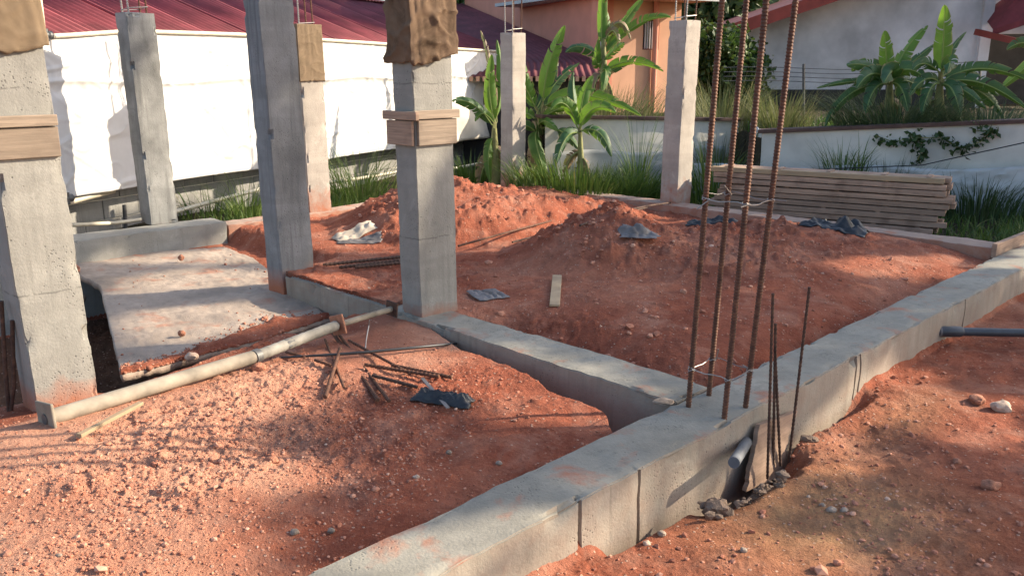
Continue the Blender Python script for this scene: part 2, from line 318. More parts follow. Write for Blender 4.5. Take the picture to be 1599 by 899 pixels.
# ------------------------------------------------------------------ object helpers
ORG = {}
def tag(o, label=None, cat=None, group=None, kind=None):
    if label: o['label'] = label
    if cat: o['category'] = cat
    if group: o['group'] = group
    if kind: o['kind'] = kind
    return o
def thing(name, label, cat, loc, group=None):
    o = bpy.data.objects.new(name, None); o.empty_display_size = 0.1
    COL.objects.link(o); o.location = loc; ORG[o.name] = Vector(loc)
    return tag(o, label, cat, group)
class MB:
    def __init__(s): s.v = []; s.f = []; s.uv = None
    def add(s, vs, fs):
        n = len(s.v); s.v += [Vector(v) for v in vs]; s.f += [tuple(i + n for i in f) for f in fs]; return s
    def box(s, o, a, b, c):                   # corner + three edge vectors
        o, a, b, c = map(Vector, (o, a, b, c))
        vs = [o, o + a, o + a + b, o + b, o + c, o + a + c, o + a + b + c, o + b + c]
        fs = [(0, 3, 2, 1), (4, 5, 6, 7), (0, 1, 5, 4), (1, 2, 6, 5), (2, 3, 7, 6), (3, 0, 4, 7)]
        if a.cross(b).dot(c) < 0: fs = [tuple(reversed(f)) for f in fs]
        return s.add(vs, fs)
    def beam(s, p, q, w, t, up=(0, 0, 1)):    # rectangular bar
        p, q = Vector(p), Vector(q); d = (q - p); n = d.normalized()
        side = n.cross(Vector(up));
        if side.length < 1e-4: side = n.cross(Vector((1, 0, 0)))
        side.normalize(); u = side.cross(n).normalized()
        return s.box(p - side * w / 2 - u * t / 2, d, side * w, u * t)
    def tube(s, pts, rad, n=8, caps=True):
        pts = [Vector(p) for p in pts]; k = len(pts); base = len(s.v)
        ref = None
        for i, p in enumerate(pts):
            d = (pts[min(i + 1, k - 1)] - pts[max(i - 1, 0)]).normalized()
            if ref is None:
                ref = d.cross(Vector((0.3, 0.2, 1)) if abs(d.z) < 0.9 else Vector((1, 0, 0))).normalized()
            ref = (ref - d * ref.dot(d)).normalized(); b = d.cross(ref)
            r = rad[i] if hasattr(rad, '__len__') else rad
            for j in range(n):
                a = 2 * math.pi * j / n
                s.v.append(p + ref * (r * math.cos(a)) + b * (r * math.sin(a)))
        for i in range(k - 1):
            for j in range(n):
                s.f.append((base + i * n + j, base + i * n + (j + 1) % n, base + (i + 1) * n + (j + 1) % n, base + (i + 1) * n + j))
        if caps:
            s.f.append(tuple(base + j for j in reversed(range(n)))); s.f.append(tuple(base + (k - 1) * n + j for j in range(n)))
        return s
    def grid(s, fn, nu, nv, uv=False):
        base = len(s.v)
        for i in range(nu + 1):
            for j in range(nv + 1): s.v.append(Vector(fn(i / nu, j / nv)))
        for i in range(nu):
            for j in range(nv):
                a = base + i * (nv + 1) + j; s.f.append((a, a + 1, a + nv + 2, a + nv + 1))
        if uv: s.uv = [(i / nu, j / nv) for i in range(nu + 1) for j in range(nv + 1)]
        return s
def obj(name, mb, mat, parent=None, smooth=False, loc=None, bevel=0.0, solid=0.0, sharp=0):
    vs = mb.v
    if parent is not None:
        org = ORG.get(parent.name, Vector((0, 0, 0)))
    else:
        if loc is None:
            lo = Vector((min(v.x for v in vs), min(v.y for v in vs), min(v.z for v in vs))); hi = Vector((max(v.x for v in vs), max(v.y for v in vs), 0))
            loc = Vector(((lo.x + hi.x) / 2, (lo.y + hi.y) / 2, lo.z))
        org = Vector(loc)
    me = bpy.data.meshes.new(name)
    me.from_pydata([tuple(v - org) for v in vs], [], mb.f); me.materials.append(mat)
    if mb.uv:
        ul = me.uv_layers.new(name='UVMap')
        idx = np.zeros(len(me.loops), dtype=np.int32); me.loops.foreach_get('vertex_index', idx)
        ul.data.foreach_set('uv', np.array(mb.uv, dtype=np.float32)[idx].ravel())
    if smooth:
        me.polygons.foreach_set('use_smooth', np.ones(len(me.polygons), dtype=bool))
        me.set_sharp_from_angle(angle=R(sharp or 48))
    o = bpy.data.objects.new(name, me); COL.objects.link(o)
    if parent is not None: o.parent = parent
    else: o.location = org
    ORG[o.name] = org
    if bevel:
        b = o.modifiers.new('bevel', 'BEVEL'); b.width = bevel; b.segments = 2; b.limit_method = 'ANGLE'
    if solid:
        b = o.modifiers.new('thickness', 'SOLIDIFY'); b.thickness = solid; b.offset = 0
    return o
def mesh_np(name, v, f, mat, smooth=False, parent=None, loc=None, attrs=None):
    """v (n,3) world coordinates, f (m,k) indices"""
    org = np.array(ORG[parent.name]) if parent is not None else (np.array(loc) if loc is not None else np.array([v[:, 0].mean(), v[:, 1].mean(), v[:, 2].min()]))
    me = bpy.data.meshes.new(name); k = f.shape[1]
    me.vertices.add(len(v)); me.vertices.foreach_set('co', (v - org).astype(np.float32).ravel())
    me.loops.add(f.size); me.loops.foreach_set('vertex_index', f.astype(np.int32).ravel())
    me.polygons.add(len(f)); me.polygons.foreach_set('loop_start', np.arange(0, f.size, k, dtype=np.int32))
    me.polygons.foreach_set('loop_total', np.full(len(f), k, dtype=np.int32))
    me.polygons.foreach_set('use_smooth', np.full(len(f), smooth, dtype=bool))
    me.update(calc_edges=True)
    for an, arr in (attrs or {}).items():
        a = me.attributes.new(an, 'FLOAT', 'POINT'); a.data.foreach_set('value', arr.astype(np.float32))
    me.materials.append(mat)
    o = bpy.data.objects.new(name, me); COL.objects.link(o)
    if parent is not None: o.parent = parent
    else: o.location = org
    ORG[o.name] = Vector(org)
    return o

def rough_box(o, ex, ey, ez, nx, ny, nz, c=0.008, amp=0.002, chip=0.01, seed=0.0, grooves=(), topshift=Vector((0, 0, 0)), mb=None):
    """cast-concrete block: surface grid of a box with worn arrises; grooves = positions along ex where the near (y0) face is recessed"""
    o, ex, ey, ez = map(Vector, (o, ex, ey, ez)); L = [ex.length, ey.length, ez.length]; ax = [e.normalized() for e in (ex, ey, ez)]
    def ticks(n, l, extra=()):
        t = [l * i / n for i in range(n + 1)] + [c, l - c, c * .4, l - c * .4]
        for g in extra: t += [g - .009, g - .005, g + .005, g + .009]
        t = sorted(t); r = [t[0]]
        for x in t[1:]:
            if x - r[-1] > 0.0015: r.append(x)
        r[-1] = l; return r
    T = [ticks(nx, L[0], grooves), ticks(ny, L[1]), ticks(nz, L[2])]
    mb = mb or MB(); idx = {}; sv = Vector((seed, seed * 1.7, seed * .3))
    def vert(i, j, k):
        key = (i, j, k)
        if key in idx: return idx[key]
        q = [T[0][i], T[1][j], T[2][k]]; p = o + ax[0] * q[0] + ax[1] * q[1] + ax[2] * q[2]
        d = Vector((0, 0, 0)); ext = 0; near = 0
        for a in range(3):
            if q[a] < c * 1.01 or q[a] > L[a] - c * 1.01:
                near += 1
                sgn = 1 if q[a] < L[a] / 2 else -1
                e = min(q[a], L[a] - q[a])
                if e < 1e-6: d += ax[a] * sgn * 0.0; ext += 1
        if near >= 2:
            n1 = mnoise.noise(p * 9 + sv); n2 = mnoise.noise(p * 40 + sv)
            pull = c * .55 * (1 if ext >= 2 else .35) + (max(0, n1 * .9 + n2 * .6 - .28) * chip * 2.2)
            for a in range(3):
                e = min(q[a], L[a] - q[a])
                if e < c * 1.01: d += ax[a] * (1 if q[a] < L[a] / 2 else -1) * pull
        nv = mnoise.noise_vector(p * 3 + sv) * amp * 1.4 + mnoise.noise_vector(p * 17 + sv) * amp * .7
        d += nv
        if grooves and q[1] < 1e-6 and q[2] < L[2] - .004:
            for g in grooves:
                if abs(q[0] - g) < .007: d += ax[1] * .016
        mb.v.append(p + d + topshift * (q[2] / L[2])); idx[key] = len(mb.v) - 1; return idx[key]
    n = [len(t) - 1 for t in T]
    flip = ax[0].cross(ax[1]).dot(ax[2]) < 0
    def quad(*q):
        f = tuple(vert(*x) for x in q); mb.f.append(tuple(reversed(f)) if flip else f)
    for i in range(n[0]):
        for j in range(n[1]):
            quad((i, j, 0), (i, j + 1, 0), (i + 1, j + 1, 0), (i + 1, j, 0)); quad((i, j, n[2]), (i + 1, j, n[2]), (i + 1, j + 1, n[2]), (i, j + 1, n[2]))
    for i in range(n[0]):
        for k in range(n[2]):
            quad((i, 0, k), (i + 1, 0, k), (i + 1, 0, k + 1), (i, 0, k + 1)); quad((i, n[1], k), (i, n[1], k + 1), (i + 1, n[1], k + 1), (i + 1, n[1], k))
    for j in range(n[1]):
        for k in range(n[2]):
            quad((0, j, k), (0, j, k + 1), (0, j + 1, k + 1), (0, j + 1, k)); quad((n[0], j, k), (n[0], j + 1, k), (n[0], j + 1, k + 1), (n[0], j, k + 1))
    return mb

def rib_bar(p, q, r=0.011, pitch=0.016, n=8, ribs=True):
    p, q = Vector(p), Vector(q); L = (q - p).length; pts = []; rad = []
    if not ribs: return MB().tube([p, q], r, n)
    k = int(L / pitch)
    for i in range(k):
        t = i / k
        for dt, rr in ((0, r * .94), (.45, r * .94), (.58, r * 1.13), (.85, r * 1.13)):
            pts.append(p + (q - p) * ((i + dt) / k)); rad.append(rr)
    pts.append(q); rad.append(r * .9)
    return MB().tube(pts, rad, n)

# ------------------------------------------------------------------ the ground
def yw(X): return np.where(X < 2.95, 10.6 + .365 * (X - .4), 10.25 - 0.42 * (X - 2.95))
def ground_h(X, Y, fine=True):
    X = np.asarray(X, float); Y = np.asarray(Y, float)
    u = X * U2[0] + Y * U2[1]; v = X * V2[0] + Y * V2[1]
    w1 = fbm(X * 1.1, Y * 1.1, 3, 3); w2 = fbm(X * 4.5, Y * 4.5, 3, 9); w3 = fbm(X * 13, Y * 13, 3, 21)
    h = -0.035 + 0.018 * w1 + 0.010 * w2
    # bank of dug earth under the pipe and round the near left column
    h = h + 0.03 * ss(2.6, 3.1, v) * ss(3.75, 3.3, v) * ss(2.6, 1.9, u) - .05 * ss(3.5, 4.0, v) * ss(2.9, 2.5, u) + 0.075 * ss(.2, -2.2, X) * ss(3.9, 3.3, v) * ss(1.9, 2.3, v)
    h = h - 0.03 * ss(2.3, 2.0, v) * (v > 1.8)
    # open trench along the cross beam
    ue = np.interp(v, [1.86, 1.95, 2.1, 2.4, 3.1, 3.5, 3.62], [2.36, 2.5, 2.62, 2.66, 2.76, 2.86, 2.95]) + 0.025 * w2
    tr = ss(0.0, 0.05, u - ue) * ss(3.62, 3.5, v) * (u < 2.95) * (v > 1.8)
    h = mixn(h, -0.42 + .02 * w2, tr)
    # pit under the slab, far left bay
    vb = np.interp(u, [0.2, 1.15, 1.3, 1.5, 2.0, 2.6, 2.88, 2.93], [4.25, 4.05, 3.9, 3.98, 4.08, 4.15, 3.98, 3.9]) + 0.035 * w2 + .02 * w3
    uo = np.interp(v, [5.3, 5.45, 7.2], [2.925, 3.5, 3.6]) + .06 * w2
    pit = ss(0.0, 0.07, v - vb) * ss(.01, -.01, u - np.minimum(uo, 2.925)) * ss(7.25, 7.15, v)
    dip = ss(.12, -.1, u - uo) * ss(5.15, 5.35, v) * ss(7.4, 7.2, v)
    h = mixn(h, -0.62 + .03 * w2, pit)
    # far bay behind the cross beam: spoil heaps and hollows along the beams
    bay = ss(3.05, 3.2, u) * ss(1.85, 2.0, v) * ss(7.2, 7.0, v) * ss(7.15, 6.95, u)
    hol = -0.13 * np.exp(-((u - 3.22) / .22) ** 2) * ss(3.7, 3.2, v) - 0.11 * np.exp(-((v - 1.98) / .16) ** 2) * ss(6.5, 4.0, u)
    def cone(cx, cy, r, ht, pw=1.0):
        d = np.sqrt((X - cx) ** 2 + ((Y - cy)) ** 2 + .02 * r * r) / r + .10 * w2 + .06 * w1
        return ht * np.clip(1.06 - d, 0, 1) ** pw
    heap1 = np.maximum(cone(-0.62, 7.85, 1.05, .46), cone(-0.2, 7.95, .85, .36)); heap1 = np.maximum(heap1, cone(.30, 8.25, .7, .15))
    heap1b = np.maximum(cone(0.25, 9.25, .9, .13), cone(.85, 8.95, .8, .09))
    heap2 = np.maximum(cone(.78, 6.35, .85, .40), cone(1.45, 6.3, 1.25, .20)); heap2 = np.maximum(heap2, cone(2.1, 6.75, 1.25, .17)); heap2 = np.maximum(heap2, cone(2.75, 6.9, 1.1, .11)); heap2 = np.maximum(heap2, cone(1.0, 5.3, 1.0, .06))
    berm = .06 * np.exp(-((v - 5.32 - .05 * w1) / .2) ** 2) * ss(4.2, 4.7, u) * ss(7.0, 6.4, u)
    heaps = heap1 + heap1b + heap2 + berm
    clod = (np.abs(w2) * .5 + np.maximum(w3, 0)) * ss(.02, .15, heaps) * .065
    h = h + bay * (hol + heaps + clod)
    # earth over the beam between the two middle columns
    h = np.where((u > 2.915) & (u < 3.2) & (v > 3.95) & (v < 5.3), np.maximum(h, 0.012 + .012 * w2 + .01 * w3), h)
    h = mixn(h, -0.165 + .02 * w2, dip * (u > 2.9))
    # lower ground outside the main beam
    right = ss(1.72, 1.6, v)
    hr = -0.2 + 0.03 * w1 + 0.018 * w2 - 0.03 * ss(0.6, -1.5, v) + 0.05 * np.exp(-(((u - 2.3) / .8) ** 2 + ((v - .8) / .5) ** 2))
    gap = ss(1.53, 1.59, v + .03 * w2) * ss(1.95, 2.25, u) * ss(4.15, 3.6, u)
    gap = np.maximum(gap, .6 * ss(1.40, 1.56, v + .06 * w2) * ss(2.4, 2.7, u) * ss(3.3, 3.0, u))
    hr = hr - .28 * gap
    h = mixn(h, hr, right)
    # beams stand where the sheet dips under them
    h = np.where((v > 1.65) & (v < 1.875) & (u > -3) & (u < 9.3), np.minimum(h, -.16), h)
    h = np.where((u > 2.89) & (u < 3.10) & (v > 1.8) & (v < 3.62), np.minimum(h, -.16), h)
    # neighbours' ground
    out = np.maximum(ss(7.2, 7.45, u), ss(7.45, 7.7, v) * ss(1.2, 2.2, u))
    h = mixn(h, -0.17 + .05 * w1, out * (v > 1.55))
    h = np.where((Y > yw(X) + .06) & (X > .3), 0.55 + .1 * w1, h)
    if fine:
        a = 1 - .6 * np.clip(out, 0, 1)
        rough = .2 + .8 * ss(-.15, .45, fbm(X * 1.7, Y * 1.7, 3, 77)) * (1 - .6 * ss(-.9, -.2, X - .25 * (Y - 2.4)) * ss(3.2, 2.7, v))
        h = h + a * (0.015 * ss(.72, .9, vnoise(X * 9, Y * 9, 91)) * rough + 0.008 * ss(.74, .9, vnoise(X * 17, Y * 17, 95)) * rough - .011 * ss(.66, .85, vnoise(X * 3.4, Y * 3.4, 93)) * (heaps < .1))
        h = h + a * (.013 * fbm(X * 22, Y * 22, 4, 31) * rough + .010 * np.maximum(fbm(X * 60, Y * 60, 2, 41), -.1) * rough)
    return h
def gz(x, y): return float(ground_h(np.array([x]), np.array([y]), False)[0])
def G(px, py, dz=0.0):                     # site point on the ground itself, seen at that place
    z = -0.05
    for _ in range(25):
        q = P(px, py, z); z = .5 * z + .5 * gz(q.x, q.y)
    return P(px, py, z + dz) if False else Vector((q.x, q.y, z + dz))
rows = np.concatenate([np.linspace(1900, 960, 30)[:-1], np.linspace(960, 400, 440)[:-1], np.linspace(400, 250, 150)[:-1], np.linspace(250, 118, 60), np.array([114, 111, 109.2])])
ang_r = np.array([CAM_H * (FPX * cp + (CY - y) * sp) / (FPX * sp - (CY - y) * cp) for y in rows])
ths = np.concatenate([np.linspace(-125, -36, 40)[:-1], np.linspace(-36, 36, 940), np.linspace(36, 125, 40)[1:]])
TH, RR = np.meshgrid(np.radians(ths), ang_r)
RR = RR / np.maximum(np.cos(TH), .8)
X = RR * np.sin(TH); Y = RR * np.cos(TH)
Z = ground_h(X.ravel(), Y.ravel()).reshape(X.shape)
Z = np.where(RR > 40, .3, Z)
nr, nt_ = X.shape
ii = np.arange(nr - 1)[:, None] * nt_ + np.arange(nt_ - 1)[None, :]
F4 = np.stack([ii, ii + 1, ii + nt_ + 1, ii + nt_], -1).reshape(-1, 4)
xf, yf = X.ravel(), Y.ravel(); uf = xf * U2[0] + yf * U2[1]; vf = xf * V2[0] + yf * V2[1]
pale = ss(3.9, 3.2, vf) * ss(1.75, 2.0, vf) * ss(-.55, -1.15, xf + .35 * fbm(xf * 2.5, yf * 2.5, 3, 25) - .25 * (yf - 2.4)) * (.75 + .6 * fbm(xf * 2, yf * 2, 3, 5)) + .25 * ss(.0, .6, fbm(xf * 1.5, yf * 1.5, 3, 15))
sand = np.exp(-(((uf - 2.75) / .5) ** 2 + ((vf - 1.15) / .38) ** 2)) * 1.2 * (vf < 1.6) + .5 * np.exp(-(((uf - 3.9) / .5) ** 2 + ((vf - 1.35) / .16) ** 2)) * (vf < 1.6)
humus_pit_shade = np.maximum(ss(7.3, 7.6, uf), ss(7.6, 7.9, vf)) * (vf > 1.2) + ((vf > 4.4) & (uf < 2.9) & (vf < 7.1)) * .75  # humus beyond the plot; in the pit, shade painted into the soil colour
ground = mesh_np('ground', np.stack([xf, yf, Z.ravel()], -1), F4, M['soil'], True, loc=(0, 0, 0), attrs={'pale': np.clip(pale, 0, 1), 'sand': np.clip(sand, 0, 1), 'humus_pit_shade': np.clip(humus_pit_shade, 0, 1)})
tag(ground, kind='structure')
GR_T = bpy.data.objects.new('sky', None)   # the sky itself is the world; nothing to build
bpy.data.objects.remove(GR_T)

# ------------------------------------------------------------------ shade trees to the right of the site
e1 = np.array([-math.cos(SUN_AZ), math.sin(SUN_AZ), 0.0]); sv3 = np.array(SUN); e2 = np.cross(e1, sv3); e2 = e2 if e2[2] > 0 else -e2
def inpoly(x, y, poly):
    c = False; n = len(poly)
    for i in range(n):
        x1, y1 = poly[i]; x2, y2 = poly[i - 1]
        if (y1 > y) != (y2 > y) and x < (x2 - x1) * (y - y1) / (y2 - y1) + x1: c = not c
    return c
# stretches of the site that lie in the sun (seen outline, height); everything else at ground level is in the trees' shade
SUNLIT = [[(0, 585), (140, 585), (330, 555), (500, 560), (570, 600), (480, 640), (420, 660), (330, 690), (470, 720), (560, 728), (470, 770), (400, 790), (385, 905), (0, 905)],
          [(600, 545), (720, 552), (860, 608), (980, 655), (900, 672), (800, 660), (700, 612), (610, 585)],
          [(460, 905), (560, 868), (660, 862), (740, 870), (690, 905)],
          [(780, 905), (925, 820), (1040, 755), (1190, 765), (1170, 850), (1110, 905)],
          [(1165, 705), (1330, 665), (1400, 715), (1280, 775), (1180, 765)],
          [(1275, 640), (1380, 565), (1480, 575), (1445, 640), (1330, 670)],
          [(1470, 612), (1605, 620), (1605, 705), (1480, 685)], [(1180, 850), (1330, 830), (1380, 905), (1190, 905)],
          [(280, 345), (490, 325), (600, 288), (700, 275), (820, 275), (1045, 318), (1050, 350), (940, 350), (885, 385), (720, 392), (620, 396), (480, 398), (360, 400)],
          [(1310, 400), (1500, 400), (1480, 430), (1330, 430)],
          [(155, 440), (440, 436), (455, 462), (165, 472)], [(110, 412), (300, 404), (400, 404), (415, 418), (130, 424)], [(170, 496), (480, 474), (500, 505), (185, 560)], [(1500, 450), (1605, 385), (1605, 420), (1540, 455)]]
smp = []
gpy, gpx = np.meshgrid(np.arange(278, 910, 7.0), np.arange(-60, 1660, 9.0), indexing='ij'); gpy = gpy.ravel(); gpx = gpx.ravel()
ga, gb, gc = gpx - CX, FPX * cp + (CY - gpy) * sp, (CY - gpy) * cp - FPX * sp; gzv = np.full(len(gpx), -.05)
for _ in range(12):
    gt = (gzv - CAM_H) / gc; gzv = .5 * gzv + .5 * np.maximum(ground_h(ga * gt, gb * gt, False), -.2)
gt = (gzv - CAM_H) / gc
for px, py, x_, y_, z_ in zip(gpx, gpy, ga * gt, gb * gt, gzv):
    if y_ > 10.3: continue
    smp.append((x_, y_, z_, 1 if any(inpoly(px, py, pg) for pg in SUNLIT) else -1, .6))
def wallpts(pxs, pys, fnY, lit, wt=1.0):
    for px in pxs:
        for py in pys:
            q = fnY(px, py); smp.append((q.x, q.y, q.z, 1 if lit else -1, wt))
wallpts(range(0, 140, 12), range(95, 600, 10), lambda x, y: Q(x, y, 3.5), True, 3)          # near left column: full sun
wallpts(range(664, 708, 9), range(95, 185, 9), lambda x, y: Q(x, y, 4.75), True, 2.5)        # middle column: head in the sun
wallpts(range(664, 708, 9), range(190, 290, 9), lambda x, y: Q(x, y, 4.75), True, .3)
wallpts(range(664, 708, 9), range(300, 470, 9), lambda x, y: Q(x, y, 4.75), False, 1.6)
wallpts(range(430, 488, 9), range(0, 410, 9), lambda x, y: Q(x, y, 5.75), False, 3.5)        # inner column: shade
wallpts(range(195, 270, 9), range(10, 90, 8), lambda x, y: Q(x, y, 7.4), False, 1.6)
wallpts(range(215, 275, 9), range(215, 350, 8), lambda x, y: Q(x, y, 7.4), True, 2.0)
wallpts(range(480, 515, 9), range(40, 320, 8), lambda x, y: Q(x, y, 8.3), True, 3)
wallpts(range(785, 820, 9), range(50, 290, 8), lambda x, y: Q(x, y, 10.2), True, 3)
wallpts(range(1056, 1090, 8), range(30, 300, 8), lambda x, y: Q(x, y, 8.7), True, 3)
for s in np.arange(-1.0, 7.6, .1):
    for z in np.arange(.25, 1.75, .08):
        q = TP(s, 0, z); smp.append((q.x, q.y, q.z, 1, 1.2))
wallpts(range(1140, 1490, 14), range(266, 355, 8), lambda x, y: Q(x, y, 8.2), False, 1.5)
wallpts(range(1210, 1620, 14), range(190, 320, 8), lambda x, y: Q(x, y, 9.6), False, 1.5)
wallpts(range(880, 1030, 10), range(185, 235, 8), lambda x, y: Q(x, y, 11), True, 1)
wallpts(range(1260, 1600, 14), range(60, 190, 8), lambda x, y: Q(x, y, 10.4), False, 1.5)
wallpts(range(760, 1040, 14), range(20, 180, 8), lambda x, y: Q(x, y, 11.3), True, 1.5)
for y in np.arange(15, 20, .25):
    for z in np.arange(0.4, 3.2, .2): smp.append((1.5, y, z, 1, 1))
smp = np.array(smp); A_ = smp[:, :3] @ e1; B_ = smp[:, :3] @ e2
a0, a1, b0, b1, cs_ = A_.min() - .5, A_.max() + .5, B_.min() - .5, B_.max() + .5, .04
na, nb = int((a1 - a0) / cs_) + 1, int((b1 - b0) / cs_) + 1
num = np.zeros((na, nb)); den = np.zeros((na, nb))
ia = ((A_ - a0) / cs_).astype(int); ib = ((B_ - b0) / cs_).astype(int)
np.add.at(num, (ia, ib), smp[:, 3] * smp[:, 4]); np.add.at(den, (ia, ib), smp[:, 4])
def blur(m, s):
    r = int(s * 3) + 1; k = np.exp(-.5 * (np.arange(-r, r + 1) / s) ** 2); k /= k.sum()
    m = np.apply_along_axis(lambda x: np.convolve(x, k, 'same'), 0, m); return np.apply_along_axis(lambda x: np.convolve(x, k, 'same'), 1, m)
mask = blur(num, 1.4) / (blur(den, 1.4) + 1e-3)      # +1 sun ... -1 shade, 0 unknown
aa, bb = np.meshgrid(a0 + (np.arange(na) + .5) * cs_, b0 + (np.arange(nb) + .5) * cs_, indexing='ij')
dap = fbm(aa * 1.6, bb * 4.2, 3, 61)
shade_ok = (-mask) - .25 + .55 * dap - .25
cand = np.argwhere((shade_ok > 0))
def leaf_cloud(centres, size, n_per, spread, seed, flat=.5):
    r = np.random.default_rng(seed); n = len(centres) * n_per
    c = np.repeat(centres, n_per, 0) + r.normal(0, spread, (n, 3))
    d = r.normal(0, 1, (n, 3)); d /= np.linalg.norm(d, axis=1)[:, None]
    t = r.normal(0, 1, (n, 3)); t -= d * (t * d).sum(1)[:, None]; t /= np.linalg.norm(t, axis=1)[:, None]
    L = size * r.uniform(.6, 1.3, n)[:, None]; wv = t * L * .32
    fold = np.cross(d, t) * L * .1
    v = np.stack([c - d * L * .5, c + wv + fold, c + d * L * .5, c - wv + fold], 1).reshape(-1, 3)
    f = np.arange(4 * n).reshape(-1, 4); tone = np.repeat(r.uniform(0, 1, n) * .7 + .3 * np.clip((c[:, 2] - c[:, 2].min()) / (np.ptp(c[:, 2]) + 1e-6), 0, 1), 4)
    return v, f, tone
def tree_trunk(base, top, r0, crown_pts, seed, parent):
    r = random.Random(seed); mb = MB(); base, top = Vector(base), Vector(top)
    pts = [base.lerp(top, i / 8) + Vector((r.uniform(-.06, .06), r.uniform(-.06, .06), 0)) * (i > 0) for i in range(9)]
    mb.tube(pts, [r0 * (1 - .075 * i) for i in range(9)], 10)
    for k in range(min(16, len(crown_pts))):
        t = Vector(crown_pts[r.randrange(len(crown_pts))]); s = pts[3 + k % 6]
        m = s.lerp(t, .5) + Vector((0, 0, .12 * (t - s).length))
        mb.tube([s, s.lerp(m, .6), m, m.lerp(t, .6), t], [r0 * .2, r0 * .15, r0 * .1, r0 * .06, r0 * .03], 6)
    return obj('trunk', mb, M['bark'], parent, True)
sel = cand[rng.random(len(cand)) < .62]
apos = a0 + (sel[:, 0] + rng.random(len(sel))) * cs_; bpos = b0 + (sel[:, 1] + rng.random(len(sel))) * cs_
bins = [(-9, 3.2, 11.0), (3.2, 5.2, 12.5), (5.2, 7.4, 11.5), (7.4, 9.6, 12.5), (9.6, 40, 13.5)]
tl = ['tall shade tree right of the foreground soil', 'bushy shade tree beside the foundation beam corner', 'spreading shade tree facing the large soil heap', 'broad shade tree facing the stacked timber', 'dark shade tree near the white house yard']
for k, (lo, hi, t0) in enumerate(bins):
    mm = (apos >= lo) & (apos < hi) if k else (apos < hi)
    if mm.sum() < 20: continue
    ap, bp = apos[mm], bpos[mm]
    t = t0 + rng.normal(0, .75, len(ap))
    c = ap[:, None] * e1 + bp[:, None] * e2 + t[:, None] * sv3
    # bring every leaf to the tree's own standing depth: distance measured along the level
    hx = c[:, 0]; target = t0 * .92 + rng.normal(0, .8, len(ap)); c = c + ((target - hx) / sv3[0])[:, None] * sv3
    c = c[c[:, 2] > .3]
    cx, cy_ = float(np.median(c[:, 0])), float(np.median(c[:, 1])); gz0 = gz(cx, cy_)
    root = thing('shade_tree', tl[k], 'tree', (cx, cy_, gz0), 'shade trees beside the building plot')
    v, f, tn = leaf_cloud(c, .11, 6, .05, 50 + k)
    lc = v.reshape(-1, 4, 3).mean(1); li = np.clip(((lc @ e1 - a0) / cs_).astype(int), 0, na - 1); lj = np.clip(((lc @ e2 - b0) / cs_).astype(int), 0, nb - 1)
    keep = mask[li, lj] < -.2; v = v.reshape(-1, 4, 3)[keep].reshape(-1, 3); tn = tn.reshape(-1, 4)[keep].ravel(); f = f[:keep.sum()]
    mesh_np('crown', v, f, M['leaf'], False, root, attrs={'tone': tn})
    tree_trunk((cx, cy_, gz0 - .2), (cx, cy_, float(np.percentile(c[:, 2], 45))), .11, c[::max(1, len(c) // 60)], k, root)

# ------------------------------------------------------------------ foundation beams
def beam_uv(name, label, u0, u1, v0, v1, z0, z1, nx, ny, nz, mat, grooves=(), along='u', seed=1.0, cat='beam', c=.012, chip=.022):
    if along == 'u': mb = rough_box(W(u0, v0, z0), UV3 * (u1 - u0), VV3 * (v1 - v0), ZV3 * (z1 - z0), nx, ny, nz, c, .006, chip, seed, [g - u0 for g in grooves])
    else: mb = rough_box(W(u0, v0, z0), VV3 * (v1 - v0), UV3 * (u1 - u0), ZV3 * (z1 - z0), nx, ny, nz, c, .006, chip, seed, [g - v0 for g in grooves])
    o = obj(name, mb, mat, None, True, sharp=32, loc=W((u0 + u1) / 2, (v0 + v1) / 2, z0))
    return tag(o, label, cat)
beam_uv('foundation_beam', 'long main concrete foundation beam crossing the right foreground', -2.5, 9.2, 1.63, 1.9, -.5, 0, 234, 9, 9, M['beam'], (1.93, 2.25, 3.98, 4.03, 5.5), seed=3)
beam_uv('foundation_beam', 'short concrete cross beam from the central column to the rebar cage', 2.86, 3.13, 1.905, 3.95, -.5, -.002, 70, 9, 9, M['beam'], (), 'v', 5)
beam_uv('foundation_beam', 'concrete beam half buried under red soil between the two middle columns', 2.895, 3.15, 3.955, 5.1, -.62, -.004, 30, 7, 9, M['beam'], (), 'v', 7)
beam_uv('foundation_beam', 'low concrete curb at the foot of the stained left column', 1.2, 3.52, 7.15, 7.45, -.62, .035, 46, 7, 9, M['curb'], (), 'u', 9)
beam_uv('foundation_beam', 'dusty far beam between the two pale rear columns', 7.05, 7.3, 1.95, 7.14, -.4, .045, 100, 7, 7, M['beam_dusty'], (), 'v', 11)
beam_uv('foundation_beam', 'soil covered rear beam between the wrapped column and white tarpaulin', 3.53, 7.3, 7.15, 7.42, -.4, -.005, 60, 7, 7, M['beam_dusty'], (), 'u', 13)

